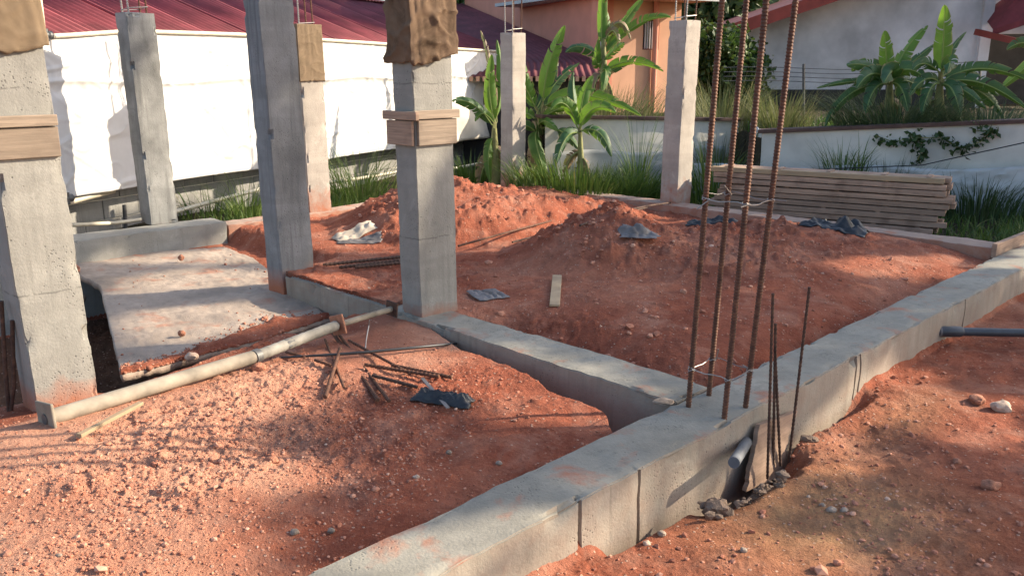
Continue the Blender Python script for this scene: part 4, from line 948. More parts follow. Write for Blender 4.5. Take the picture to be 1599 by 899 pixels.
# dark drain pipe on the right
a, b = P(1462, 517, -.13), P(1680, 521, -.13)
pr = thing('drain_pipe', 'dark grey plastic drain pipe lying against the main beam at right', 'pipe', P(1560, 520, -.19))
obj('pipe_barrel', MB().tube([a.lerp(b, .1), b], .0245, 18), M['blueblack'], pr, True)
obj('socket', MB().tube([a, a.lerp(b, .02), a.lerp(b, .17), a.lerp(b, .19)], [.030, .0315, .0315, .0255], 18), M['blueblack'], pr, True)
obj('rim', MB().tube([a.lerp(b, .018), a.lerp(b, .03)], .0335, 18), M['grey_plastic'], pr, True)
pk = [P(1552, 392, .03), P(1640, 356, .03)]
tag(obj('timber_board', MB().beam(pk[0], pk[1], .035, .11), M['timber'], None, bevel=.003), 'weathered board standing on edge along the far end of the main beam', 'board')

# ------------------------------------------------------------------ timber stack
ORD = ['topmost', 'second', 'third', 'fourth', 'fifth', 'sixth', 'seventh', 'eighth', 'bottom']
tl0, tr0 = Vector((2.12, 8.62, -.1)), Vector((3.86, 7.62, -.1)); td = (tr0 - tl0); tn_ = Vector((td.y, -td.x, 0)).normalized(); tn_ = tn_ if tn_.y > 0 else -tn_
zb = -.10
for k in range(9):
    lay = 8 - k; z = zb + k * .057
    off = random.uniform(-.03, .03); e2_ = random.uniform(-.09, .07); dn = td.normalized()
    col = M['timber_light'] if lay == 0 else M['timber']  # paler timber paints the lit edge of the top plank
    root = thing('timber_plank', (ORD[lay] + ' weathered timber plank of the stack in front of the retaining wall').replace('topmost weathered', 'topmost lit-toned weathered'), 'plank', tl0 + td * .5 + Vector((0, 0, z - tl0.z)), 'stacked timber planks')
    zz0, zz1 = Vector((0, 0, z + random.uniform(-.004, .004))), Vector((0, 0, z + random.uniform(-.004, .004)))
    p = Vector((tl0.x, tl0.y, 0)) + dn * (e2_ - .1) + tn_ * off + zz0; q = Vector((tr0.x, tr0.y, 0)) + dn * e2_ + tn_ * off + zz1
    mb = MB().box(p, q - p, tn_ * .07, ZV3 * .047); obj('front_board', mb, col, root, bevel=.003)
    mb = MB().box(p + tn_ * .085 + dn * .05 * random.uniform(-1, 1), q - p, tn_ * .2, ZV3 * .046); obj('rear_board', mb, M['timber'], root, bevel=.003)
    for t in (.06, .3, .52, .75, .93):
        obj('spacer', MB().box(p.lerp(q, t) + tn_ * .03 + ZV3 * .0475, dn * .04, tn_ * .22, ZV3 * .009), M['timber'], root)

# ------------------------------------------------------------------ white tarpaulin fence on the left
def tarp_fn(s, t):
    S = -2.2 + s * 9.75
    zb_ = .27 + .12 * max(0, (S - 5.9) / 1.6) * 6 + .006 * math.sin(S * 2.1); zt = 1.70 - .06 * abs(S - 1.6) / 5
    if S < .3: zt = 1.60 + .10 * max(0, S + .8) / 1.1
    z = zb_ + (zt - zb_) * t
    n = Vector((S, z, 0))
    d = .016 * mnoise.noise(Vector((S * 1.1, z * 1.6, 1))) + .008 * mnoise.noise(Vector((S * 2.2 + z * 2.4, z * 1.5 - S * .5, 4)))
    cr = abs(mnoise.noise(Vector((S * 1.5 - z * 2.2, S * .9 + z * 1.2, 8)))); d += .012 * max(0, .09 - cr) / .09
    cr = abs(mnoise.noise(Vector((S * 1.9 + z * 2.0, -S * .5 + z * .9, 18)))); d += .009 * max(0, .06 - cr) / .06
    cr = abs(mnoise.noise(Vector((S * 3.1 + z * 1.2, S * 1.2 - z * 3.4, 28)))); d += .006 * max(0, .07 - cr) / .07
    d += .016 * math.exp(-((z - 1.23 + .02 * math.sin(S * 3)) / .02) ** 2) - .016 * math.exp(-((z - 1.16) / .05) ** 2)
    d += .0025 * mnoise.noise(Vector((S * 6, z * 6, 3)))
    d *= min(1, (1 - t) * 12 + .15)
    p = TP(S, -.02 - d, z); return p
tag(obj('tarpaulin', MB().grid(tarp_fn, 520, 110), M['tarp'], None, True, solid=.002), 'creased white tarpaulin stretched along the left boundary fence', 'tarpaulin')
tag(obj('cloth_sheet', MB().grid(lambda s, t: TP(5.2 + s * 1.9, -.1 - .04 * math.sin(s * 9 + t * 4), .25 + t * (.62 - .1 * s)), 24, 12), M['retaining'], None, True, solid=.003), 'beige cloth sheet hanging below the right end of the white tarpaulin', 'cloth')
fr = thing('pipe_fence', 'cream pipe frame that carries the white tarpaulin fence', 'fence', TP(2, -.05, -.2))
obj('rail', MB().tube([TP(S, -.035, 1.70 - .06 * abs(S - 1.6) / 5 if S > .3 else 1.60 + .10 * max(0, S + .8) / 1.1) for S in np.linspace(-2.2, 7.55, 30)], .020, 8), M['pvc'], fr, True)
obj('rail', MB().tube([Q(100, 318, 7.45), Q(178, 297, 7.95)], .026, 10), M['pvc'], fr, True)
obj('rail', MB().tube([Q(98, 352, 7.4), Q(180, 348, 7.95), Q(235, 341, 8.35)], .018, 10), M['pvc'], fr, True)
obj('rail', MB().tube([Q(265, 333, 8.5), Q(330, 315, 8.9), Q(412, 294, 9.5), Q(512, 285, 10.4), Q(560, 279, 10.9), Q(625, 268, 11.6), Q(710, 263, 12.4), Q(768, 252, 13)], .022, 10), M['pvc'], fr, True)
obj('post', MB().tube([Q(99, 312, 7.4), Q(108, 378, 7.3)], .022, 10), M['pvc'], fr, True)
obj('post', MB().tube([Q(58, -20, 7.3), Q(68, 62, 7.3)], .026, 10), M['pvc'], fr, True)
obj('post', MB().tube([Q(194, 320, 8.2), Q(197, 365, 8.2)], .02, 8), M['steel_dark'], fr, True)
for x, y in ((103, 310), (70, 55), (98, 352)):
    q = Q(x, y, 7.36); d = (TP(1) - TP(0)).normalized()
    obj('joint', MB().tube([q - d * .06, q + d * .06], .034, 10).tube([q - ZV3 * .05, q + ZV3 * .05], .032, 10), M['steel_dark'] if y != 352 else M['pvc'], fr, True)
# block wall below the tarpaulin
bw = thing('block_wall', 'low grey concrete block wall below the white tarpaulin', 'wall', TP(2.5, .25, -.4))
bd = (TP(1) - TP(0)).normalized(); bn = Vector((-bd.y, bd.x, 0))
me_block = None
for r_ in range(6):
    for k in range(30):
        S = -2.6 + k * .41 + (.2 if r_ % 2 else 0); p = TP(S, .28, -.42 + r_ * .19)
        mb = MB().box(p, bd * .4, bn * .14, ZV3 * .18)
        p2 = mb.v[0]
        if me_block is None:
            o = obj('block', mb, M['block'], bw, bevel=.006); me_block = o.data; b0 = o.location.copy(); first = Vector(p)
        else:
            o = bpy.data.objects.new('block', me_block); COL.objects.link(o); o.parent = bw; o.location = p - first + bn * random.uniform(-.008, .008)
            bv = o.modifiers.new('bevel', 'BEVEL'); bv.width = .006; bv.segments = 2
obj('mortar', MB().box(TP(-2.7, .295, -.45), bd * 13, bn * .11, ZV3 * 1.16), M['retaining'], bw)

# ------------------------------------------------------------------ red-roofed house behind the tarpaulin
rh = thing('red_roofed_house', 'low house with corrugated dark red roof behind the white tarpaulin', 'house', TP(2.5, 2.5, 0))
sl = math.tan(R(20)); perp = (TP(0, 1) - TP(0, 0))
def roof_patch(s0, s1, d0, d1, z0, name, parent, mat, wl=.1, amp=.03, ez=1.0):
    n = int((s1 - s0) / wl * 6)
    def fn(s, t):
        S = s0 + s * (s1 - s0); D = d0 + t * (d1 - d0)
        return TP(S, D, z0 + (D - d0) * sl + amp * math.sin(2 * math.pi * S / wl))
    return obj(name, MB().grid(fn, n, 2), mat, parent, True, solid=.002)
for k in range(15):
    roof_patch(-3.0 + k * .8, -3.0 + k * .8 + .83, .35 + .0 * k, 3.1, 1.57 + .004 * (k % 2), 'roof_sheet', rh, M['redroof'])
def ridge(s, t):
    S = -3 + 12 * s; a = (t - .5) * 2
    return TP(S, 3.1 + a * .16, 1.57 + 2.75 * sl + .05 - abs(a) * .05 + .012 * math.sin(2 * math.pi * S / .1) * abs(a))
obj('ridge_cap', MB().grid(ridge, 500, 6), M['fascia'], rh, True, solid=.003)
roof_back = MB().grid(lambda s, t: TP(-3 + 12 * s, 3.1 + 2.7 * t, 1.57 + 2.75 * sl - 2.7 * t * sl), 4, 2); obj('rear_roof', roof_back, M['redroof'], rh, solid=.01)
obj('wall', MB().box(TP(-2.8, .75, -.4), bd * 11.4, bn * 4.8, ZV3 * 2.05), M['white_wall'], rh)
obj('gutter_board', MB().box(TP(-3, .37, 1.46), bd * 12, bn * .025, ZV3 * .09), M['bars'], rh)

# ------------------------------------------------------------------ orange house
oh = thing('orange_house', 'orange rendered house with barred window behind the banana plants', 'house', Vector((1.5, 16.5, .2)))
c0 = Vector((1.48, 15.2, 0)); back = Vector((-1.1, 21.0, 0)); rt = Vector((3.02, 16.04, 0)); hgt = 4.2
dl = (back - c0); dr = (rt - c0)
nl = Vector((dl.y, -dl.x, 0)).normalized();
nin = Vector((-dr.y, dr.x, 0)).normalized()
obj('wall', MB().box(c0 + Vector((0, 0, .2)), dl, nin * .001 + Vector((.25, .12, 0)), ZV3 * hgt), M['shaded_orange'], oh)
# right-hand wall in pieces round the window opening
drn = dr.normalized(); L_ = dr.length
def wpos(px, py):   # point on the right wall plane seen at px,py
    a, b, c = ray(px, py); n = nin; t = (c0 - Vector((0, 0, CAM_H))).dot(n) / (a * n.x + b * n.y); return Vector((a * t, b * t, CAM_H + c * t))
w0, w1 = wpos(1003, 78), wpos(1030, 32)
s0, s1 = (w0 - c0).dot(drn), (w1 - c0).dot(drn); za, zb2 = w0.z, w1.z
def rw(sa, sb, z0, z1): return MB().box(c0 + drn * sa + ZV3 * z0, drn * (sb - sa), nin * .2, ZV3 * (z1 - z0))
mb = rw(.0, s0, .2, hgt + .2); mb.box(c0 + drn * s1 + ZV3 * .2, drn * (L_ - s1), nin * .2, ZV3 * hgt); mb.box(c0 + drn * s0 + ZV3 * .2, drn * (s1 - s0), nin * .2, ZV3 * (za - .2)); mb.box(c0 + drn * s0 + ZV3 * zb2, drn * (s1 - s0), nin * .2, ZV3 * (hgt + .2 - zb2))
obj('wall', mb, M['lit_peach'], oh)
win = obj('window', MB().box(c0 + drn * s0 + ZV3 * za + nin * .14, drn * (s1 - s0), nin * .02, ZV3 * (zb2 - za)), M['glass'], oh)
ORG[win.name] = ORG[oh.name]
fmb = MB(); ft = .045
fmb.box(c0 + drn * s0 + ZV3 * za + nin * .05, drn * ft, nin * .06, ZV3 * (zb2 - za)); fmb.box(c0 + drn * (s1 - ft) + ZV3 * za + nin * .05, drn * ft, nin * .06, ZV3 * (zb2 - za))
fmb.box(c0 + drn * (s0 + ft) + ZV3 * za + nin * .05, drn * (s1 - s0 - 2 * ft), nin * .06, ZV3 * ft); fmb.box(c0 + drn * (s0 + ft) + ZV3 * (zb2 - ft) + nin * .05, drn * (s1 - s0 - 2 * ft), nin * .06, ZV3 * ft)
obj('window_frame', fmb, M['frame'], win)
for i in range(5):
    q = c0 + drn * (s0 + ft + (s1 - s0 - 2 * ft) * (i + .5) / 5) + nin * .03
    obj('window_bar', MB().tube([q + ZV3 * (za + .02), q + ZV3 * (zb2 - .02)], .012, 6), M['bars'], win)
obj('quoin_post', MB().box(c0 - drn * .10 - nin * .1 + ZV3 * .2, drn * .2, nin * .2, ZV3 * hgt), M['shaded_orange'], oh)
q = c0 - nin * .14 - drn * .02
obj('downpipe', MB().tube([q + ZV3 * .4, q + ZV3 * 2.2], .04, 10), M['bars'], oh, True)
q = c0 + drn * 1.15 - nin * .06; obj('downpipe', MB().tube([q + ZV3 * .3, q + ZV3 * 3.0], .05, 10), M['shaded_orange'], oh, True)
ez = wpos(1040, 4).z
mb = MB().box(c0 - nin * .75 - drn * .3 + ZV3 * (ez + .06), drn * (L_ + .6), nin * 4, ZV3 * .06); obj('roof', mb, M['sheet'], oh)
mb = MB().box(c0 - nin * .8 - drn * .3 + ZV3 * (ez - .02), drn * (L_ + .6), nin * .05, ZV3 * .16); obj('gutter', mb, M['sheet'], oh)
mb = MB().box(c0 - nin * .72 - drn * .2 + ZV3 * (ez + .0), drn * (L_ + .4), nin * .7, ZV3 * .04); obj('soffit', mb, M['lit_peach'], oh)
# lean-to roof along its left wall
ltz = lambda Yv: 1.43 + .227 * (Yv - 14.9)
lt_n = 200
def lean(s, t):
    Yv = 14.0 + t * 7.0; xr = c0.x - .05 + (Yv - 15.2) * dl.x / dl.y if Yv > 15.2 else c0.x - .05
    X_ = -6 + s * (xr + 6); return Vector((X_, Yv, ltz(Yv) + .014 * math.sin(X_ * 2 * math.pi / .11)))
obj('lean_to_roof', MB().grid(lean, 380, 14), M['darkroof'], oh, True, solid=.004)
for i in range(26): obj('eave_tile', MB().box((-1.2 + i * .105, 13.97, ltz(14) - .07), (.055, 0, 0), (0, .05, 0), (0, 0, .075)), M['lit_peach'], oh)
obj('lean_to_wall', MB().box((-1.4, 14.4, -.2), (2.75, 0, 0), (0, .1, 0), (0, 0, 1.4)), M['dark_hole'], oh)
mb = MB().box(Vector((-2.2, 20.9, 3.0)), (3.2, -.2, 0), (0, .6, 0), (0, 0, .5)); obj('upper_eave', mb, M['darkroof'], oh)

# ------------------------------------------------------------------ retaining walls at the back
def rwall(label, p, q, zt, zb, th, mat, coping=True, name='retaining_wall'):
    p, q = Vector((p[0], p[1], 0)), Vector((q[0], q[1], 0)); d = q - p; n = Vector((-d.y, d.x, 0)).normalized()
    root = thing(name, label, 'wall', (p + q) / 2 + ZV3 * zb)
    def fn(s, t):
        z = zb + (zt[0] + (zt[1] - zt[0]) * s - zb) * t; b_ = p + d * s
        return b_ + ZV3 * z - n * (.012 * mnoise.noise(Vector((s * 9, z * 3, zb))) )
    mb = MB().grid(fn, 40, 10)
    k = 41 * 11; 
    mb.grid(lambda s, t: fn(s, t) + n * th, 40, 10)
    obj('wall_face', mb, mat, root, True)
    a, b = p + ZV3 * zt[0], q + ZV3 * zt[1]
    if coping: obj('coping', MB().box(a - n * .04 - d.normalized() * .05, (b - a) + d.normalized() * .1, n * (th + .08), ZV3 * .04), M['coping'], root, bevel=.005)
    else: obj('top_hem', MB().tube([a.lerp(b, t) + Vector((0, 0, .012 * math.sin(t * 31))) for t in np.linspace(0, 1, 20)], .014, 6), M['tarp'], root, True)
    return root
rwall('stained white retaining wall behind the rear columns, left section', (.4, 10.6), (3.14, 11.6), (.77, .67), -.4, .2, M['retaining'])
z0_ = CAM_H - 100 * 10.2 / 1384; z1_ = CAM_H - 76 * 8.3 / 1384
rwall('stained white retaining wall with creeping vine, right section', (2.95, 10.25), (7.6, 8.3), (z0_, z1_ + .06), -.4, .2, M['retaining_pale'])
rwall('short return of the white retaining wall joining its two sections behind the rebars', (3.12, 11.55), (2.96, 10.28), (.66, .625), -.4, .2, M['retaining_pale'], False)
def sheet_fn(s, t):
    b_ = Vector((2.0 + 5.6 * s, 10.35 - 2.25 * s - .0, 0)); top = .24 + .17 * s + .02 * math.sin(s * 23); z = -.3 + (top + .3) * t
    d = .03 * mnoise.noise(Vector((s * 9, t * 2, 1))) + .05 * max(0, .12 - abs(mnoise.noise(Vector((s * 16 + t * 5, t * 3, 5))))) / .12 * .6 + .012 * mnoise.noise(Vector((s * 40, t * 6, 9)))
    return b_ + Vector((-.35 * d, -d, z))
tag(obj('plastic_sheet', MB().grid(sheet_fn, 110, 18), M['sheet'], None, True, solid=.003), 'long pale bluish plastic sheet hung along the foot of the retaining wall', 'plastic sheet')
tag(obj('plastic_sheet', MB().grid(lambda s, t: Vector((.5 + 2.3 * s, 10.58 + .84 * s - .04 * mnoise.noise(Vector((s * 8, t * 3, 2))), -.35 + t * (.70 + .03 * math.sin(s * 9)))), 50, 14), M['sheet_old'], None, True, solid=.003), 'greyish plastic sheet lining the left retaining wall behind weeds', 'plastic sheet')
wires = [Q(1200, 268, 9.5), Q(1340, 262, 9.2), Q(1440, 258, 9.0), Q(1530, 238, 8.6), Q(1640, 214, 8.2)]
tag(obj('cable', MB().tube(wires, .006, 6), M['black'], None, True), 'thin black cable slung in front of the right retaining wall', 'cable')

# ------------------------------------------------------------------ white house on the right
HY = 19.0
def WH(px, py, dy=0): return Q(px, py, HY + dy)
wh = thing('white_house', 'white gabled house with red rake board above the right retaining wall', 'house', WH(1330, 160))
eL, apex = WH(1085, 62), WH(1085 + 700, 62 - 236)
bx0, bx1 = WH(1150, 137).x, WH(1521, 137).x; bz = WH(1300, 140).z
def rake(x): return eL.z + (x - eL.x) * (apex.z - eL.z) / (apex.x - eL.x)
def gab(x0, x1, y0, dep):
    vs = [(x0, y0, -.5), (x1, y0, -.5), (x1, y0, rake(x1) - .05), (x0, y0, rake(x0) - .05)]
    vs2 = [(a, b + dep, c) for a, b, c in vs]
    return MB().add(vs + vs2, [(0, 1, 2, 3), (7, 6, 5, 4), (0, 4, 5, 1), (1, 5, 6, 2), (2, 6, 7, 3), (3, 7, 4, 0)])
obj('wall', gab(bx0, bx1, HY, 8), M['white_wall'], wh)
obj('plinth', MB().box((bx0 - .3, HY - .12, -.5), (bx1 - bx0 + .3, 0, 0), (0, .1, 0), (0, 0, bz + .5)), M['dark_hole'], wh)
def slope_box(x0, x1, y0, y1, dz0, th): return MB().add([(x0, y0, rake(x0) + dz0), (x1, y0, rake(x1) + dz0), (x1, y1, rake(x1) + dz0), (x0, y1, rake(x0) + dz0), (x0, y0, rake(x0) + dz0 + th), (x1, y0, rake(x1) + dz0 + th), (x1, y1, rake(x1) + dz0 + th), (x0, y1, rake(x0) + dz0 + th)], [(0, 3, 2, 1), (4, 5, 6, 7), (0, 1, 5, 4), (1, 2, 6, 5), (2, 3, 7, 6), (3, 0, 4, 7)])
obj('roof', slope_box(eL.x - .1, apex.x, HY - .75, HY + 8.5, .0, .07), M['darkroof'], wh)
obj('rake_board', slope_box(eL.x - .1, apex.x, HY - .79, HY - .753, -.16, .25), M['fascia'], wh)
obj('corner_post', MB().box((bx1 - .05, HY - .1, -.5), (.22, 0, 0), (0, .3, 0), (0, 0, rake(bx1) + .3)), M['white_wall'], wh)
# set-back bay with a small tiled roof and a dark carport
sb = Vector((bx1 + .17, HY + .4, 0))
obj('bay_wall', MB().box(sb + ZV3 * (WH(1550, 52).z), (4.5, -.6, 0), (0, .2, 0), (0, 0, 3.5)), M['white_wall'], wh)
obj('carport_back', MB().box(sb + Vector((0, 1.4, -.5)), (5, 0, 0), (0, .1, 0), (0, 0, 3)), M['dark_hole'], wh)  # near-black panel paints the shade inside the carport opening
cr = MB(); q0, q1 = WH(1552, 47, -.6), WH(1680, 5, -2.2)
cr.add([q0, q1, q1 + Vector((0, 1.6, .55)), q0 + Vector((.25, 1.0, .35)), q0 - ZV3 * .1, q1 - ZV3 * .1], [(0, 1, 2, 3), (4, 5, 1, 0)])
obj('small_roof', cr, M['redroof'], wh, solid=.05)
obj('beam', MB().beam(WH(1524, 50, -.3), WH(1600, 68, -1.2), .12, .12), M['fascia'], wh)
# wire fence in front of it
fx = thing('wire_fence', 'slack barbed wire fence strung in front of the white house', 'fence', Q(1360, 190, 11.6))
for dy_, z in ((0, 107), (0, 114), (0, 121), (0, 128)):
    ptsw = [Q(x, z + (-8 if x > 1320 else 0) * (x - 1320) / 200 + 2 * math.sin(x * .02), 11.6) for x in range(1130, 1545, 20)]
    obj('wire', MB().tube(ptsw, .005, 5), M['steel_dark'], fx, True)
for x in (1255, 1385, 1530): obj('post', MB().tube([Q(x, 100, 11.62), Q(x, 200, 11.62)], .018, 7), M['steel_dark'], fx, True)

# ------------------------------------------------------------------ banana plants
def leaf(root, pb, pc, pt, width, mat, roll=0.0, fold=.25, seed=0, tear=0.0):
    pb, pc, pt = Vector(pb), Vector(pc), Vector(pt); n, m = 26, 12
    camv = Vector((0, 0, CAM_H))
    def bez(t): return pb * (1 - t) ** 2 + pc * 2 * t * (1 - t) + pt * t * t
    rl = random.Random(int(seed * 100) + 3); tear = max(tear, .12)
    def frame(s):
        c = bez(s); d = (bez(min(1, s + .02)) - bez(max(0, s - .02))).normalized()
        view = (camv - c).normalized(); side = d.cross(view).normalized(); nn = side.cross(d).normalized()
        side, nn = side * math.cos(roll) + nn * math.sin(roll), nn * math.cos(roll) - side * math.sin(roll)
        w = width * .5 * (math.sin(math.pi * min(1, max(0, (s - .05) / .955)) ** .62) ** .55 if .05 < s < .999 else .03)
        return c, d, side, nn, w
    mb = MB(); mb.uv = []
    for sd in (-1, 1):
        k = 1 + int(rl.uniform(.5, 1.2) * (3 + 22 * tear)); cuts = sorted([0, 1] + [rl.uniform(.12, .95) for _ in range(k)])
        for s0_, s1_ in zip(cuts[:-1], cuts[1:]):
            if s1_ - s0_ < .02: continue
            ns = max(2, int((s1_ - s0_) * 34)); droop = rl.uniform(0, .35 + 1.0 * tear); gp = rl.uniform(.05, .3) * min(1, .3 + tear * 2); short = rl.uniform(0, .18) if tear else 0; base = len(mb.v)
            for i in range(ns + 1):
                for j in range(7):
                    a = j / 6; f_ = i / ns; sm = (s0_ + s1_) / 2
                    ff = s0_ + (s1_ - s0_) * f_; fa = sm + (ff - sm) * (1 - gp * a); fa = min(1, fa + .05 * a)
                    c, d, side, nn, w = frame(fa if j else ff); c0_ = bez(ff); a2 = a * (1 - short * a)
                    wave = .05 * width * mnoise.noise(Vector((fa * 7, a * 1.2 + seed, sd)))
                    p = (c0_ * (1 - a) + c * a) + side * (w * a2 * sd * (1 - .1 * a - .25 * droop * a)) + nn * (-a2 * w * (fold + droop * a) + wave * a)
                    mb.v.append(p); mb.uv.append((fa, .5 + sd * a * .5))
            for i in range(ns):
                for j in range(6):
                    q = base + i * 7 + j; mb.f.append((q, q + 1, q + 8, q + 7))
    mb.tube([bez(t) + frame(t)[3] * .004 for t in np.linspace(0, .97, 12)], [.010 * (1 - .85 * t) for t in np.linspace(0, 1, 12)], 5)
    mb.uv += [(.5, .5)] * (len(mb.v) - len(mb.uv))
    return obj('leaf', mb, mat, root, True)
def banana(label, basepx, Yb, zb_, toppx, leaves, r=.085, dead=()):
    b = Q(basepx[0], basepx[1], Yb); b.z = zb_; t = Q(toppx[0], toppx[1], Yb)
    root = thing('banana_plant', label, 'banana plant', b, 'banana plants at the back')
    obj('pseudostem', MB().tube([b - ZV3 * .1, b.lerp(t, .3) + Vector((.01, 0, 0)), b.lerp(t, .7), t], [r, r * .85, r * .6, r * .35], 12), M['stem'], root, True)
    for i, L in enumerate(leaves):
        (x0, y0), (x1, y1), (x2, y2), w, mat, dy, roll, tear = L
        p0, p1, p2 = Q(x0, y0, Yb + dy * .1), Q(x1, y1, Yb + dy * .6), Q(x2, y2, Yb + dy)
        obj('leaf_stalk', MB().tube([t.lerp(b, .12), t.lerp(p0, .5) + ZV3 * .02, p0], [.024, .016, .010], 6), M['stem'], root, True)
        leaf(root, p0, p1, p2, w, M[mat], roll, .28, i * 3.3, tear)
    for k in range(3):
        a_ = k * 2.1 + basepx[0]; o_ = Vector((math.cos(a_), math.sin(a_) * .6, 0)); q0 = t.lerp(b, .3 + .08 * k)
        leaf(root, q0, q0 + o_ * .16 + ZV3 * .02, q0 + o_ * .2 - ZV3 * (t - b).length * .45, .16, M['banana_dry'], .4 * k, .7, 50 + k, .7)
    return root
banana('tall banana plant with upright bright leaf right of the slim rear column', (838, 285), 10.75, -.2, (845, 185),
       [((848, 158), (852, 95), (882, 40), .26, 'banana', -.1, .25, 0), ((835, 165), (815, 125), (790, 85), .22, 'banana', -.2, .4, .2), ((852, 165), (905, 125), (1002, 182), .24, 'banana', -.1, -.35, .25),
        ((846, 185), (880, 158), (915, 175), .16, 'banana', -.3, -.3, .2), ((842, 195), (850, 180), (872, 205), .16, 'banana', -.5, .3, .1), ((838, 205), (830, 215), (856, 285), .24, 'banana', -.45, .2, .1),
        ((836, 170), (823, 135), (818, 95), .2, 'banana', .2, -.5, .2), ((838, 178), (865, 120), (905, 98), .18, 'banana_dark', .3, .3, .4), ((836, 205), (820, 190), (806, 200), .16, 'banana_dark', -.2, .1, .2), ((840, 200), (845, 225), (830, 270), .2, 'banana_dry', -.3, .3, .6), ((846, 200), (880, 195), (905, 235), .2, 'banana_dark', -.2, .2, .4), ((850, 165), (900, 150), (945, 205), .2, 'banana', .2, -.3, .4), ((838, 170), (860, 130), (868, 82), .2, 'banana_dark', .35, .5, .4), ((834, 185), (812, 160), (800, 215), .18, 'banana', .2, .1, .4)])
banana('banana plant with bright leaf peeking left of the slim rear column', (772, 285), 11.0, -.2, (772, 200),
       [((772, 190), (758, 140), (768, 85), .22, 'banana', -.1, .2, 0), ((768, 195), (740, 150), (706, 158), .2, 'banana_dark', -.3, -.2, .2), ((770, 215), (757, 235), (766, 285), .18, 'banana', -.2, .2, .1),
        ((774, 185), (790, 130), (776, 62), .16, 'banana', .3, -.4, .2), ((770, 190), (752, 165), (742, 190), .13, 'banana', -.2, .3, .3), ((776, 190), (765, 90), (750, 48), .12, 'banana_dry', .3, .3, .5)])
banana('short banana plant with drooping leaves in front of the left retaining wall', (908, 292), 10.35, -.2, (906, 205),
       [((906, 200), (925, 150), (962, 176), .22, 'banana', -.2, -.3, .3), ((902, 200), (885, 140), (860, 172), .2, 'banana', -.2, .3, .3), ((905, 195), (908, 140), (926, 118), .19, 'banana', .1, .3, .1),
        ((908, 205), (940, 190), (955, 245), .2, 'banana_dark', -.3, .2, .3), ((904, 208), (880, 200), (868, 258), .2, 'banana_dark', -.35, .2, .3), ((906, 198), (890, 150), (896, 112), .18, 'banana_dark', .25, -.4, .2)], .06)
banana('tallest banana plant with dry leaves before the orange house', (944, 190), 12.6, .5, (942, 60),
       [((940, 70), (938, 20), (944, -60), .2, 'banana', -.1, .3, .1), ((946, 75), (975, 30), (1008, -8), .2, 'banana', .2, .3, .2), ((944, 85), (1000, 18), (1048, 28), .2, 'banana', .1, -.5, .3),
        ((938, 90), (905, 60), (883, 82), .22, 'banana_dark', -.1, -.3, .3), ((940, 95), (925, 115), (935, 60), .2, 'banana', -.2, .3, .1), ((946, 110), (985, 82), (1036, 112), .2, 'banana', -.1, -.4, .3),
        ((944, 60), (970, 10), (985, 62), .17, 'banana_dry', -.1, .3, .6), ((946, 60), (960, 30), (968, 75), .14, 'banana_dry', -.2, -.3, .6), ((944, 95), (965, 70), (975, 68), .15, 'banana_dark', -.3, .2, .3),
        ((940, 110), (952, 100), (940, 145), .2, 'banana', -.3, .1, .2), ((942, 70), (952, 30), (938, 5), .2, 'banana', .2, -.2, .1), ((942, 115), (960, 110), (996, 88), .12, 'banana_dark', .1, .2, .2)])
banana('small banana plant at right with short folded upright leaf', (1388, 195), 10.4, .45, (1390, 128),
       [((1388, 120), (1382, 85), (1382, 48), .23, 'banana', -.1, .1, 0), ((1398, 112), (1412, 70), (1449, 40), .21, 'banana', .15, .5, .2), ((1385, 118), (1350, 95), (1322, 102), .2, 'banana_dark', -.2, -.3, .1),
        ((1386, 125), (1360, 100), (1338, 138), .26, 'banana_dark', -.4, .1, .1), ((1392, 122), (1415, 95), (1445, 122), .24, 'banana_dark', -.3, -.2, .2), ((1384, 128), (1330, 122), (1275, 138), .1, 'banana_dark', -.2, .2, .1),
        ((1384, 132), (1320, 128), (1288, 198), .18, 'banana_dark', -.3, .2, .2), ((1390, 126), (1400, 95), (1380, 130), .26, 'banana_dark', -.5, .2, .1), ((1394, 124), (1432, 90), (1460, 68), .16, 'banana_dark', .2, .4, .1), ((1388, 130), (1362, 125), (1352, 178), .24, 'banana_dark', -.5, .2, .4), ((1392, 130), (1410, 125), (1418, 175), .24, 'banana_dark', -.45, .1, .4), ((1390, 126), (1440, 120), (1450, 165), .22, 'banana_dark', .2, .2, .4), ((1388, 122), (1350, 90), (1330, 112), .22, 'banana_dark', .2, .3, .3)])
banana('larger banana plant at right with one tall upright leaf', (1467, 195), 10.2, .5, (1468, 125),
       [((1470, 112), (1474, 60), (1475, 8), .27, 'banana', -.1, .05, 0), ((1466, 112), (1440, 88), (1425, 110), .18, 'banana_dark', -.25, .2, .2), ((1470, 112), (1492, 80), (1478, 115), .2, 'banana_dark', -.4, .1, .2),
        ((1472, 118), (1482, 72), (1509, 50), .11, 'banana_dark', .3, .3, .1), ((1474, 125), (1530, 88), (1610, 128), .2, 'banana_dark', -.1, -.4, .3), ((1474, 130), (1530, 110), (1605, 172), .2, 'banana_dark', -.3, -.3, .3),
        ((1472, 134), (1500, 128), (1540, 170), .2, 'banana_dark', -.4, .2, .3), ((1466, 128), (1445, 110), (1420, 150), .18, 'banana_dark', -.3, .2, .3), ((1474, 128), (1520, 120), (1560, 150), .18, 'banana_dark', .1, .2, .3), ((1466, 130), (1450, 128), (1440, 180), .22, 'banana_dark', -.45, .2, .4), ((1472, 132), (1490, 128), (1500, 182), .24, 'banana_dark', -.5, .1, .4), ((1474, 128), (1540, 130), (1570, 188), .22, 'banana_dark', .25, .2, .4), ((1472, 120), (1500, 95), (1530, 120), .2, 'banana_dark', .3, .4, .3)])
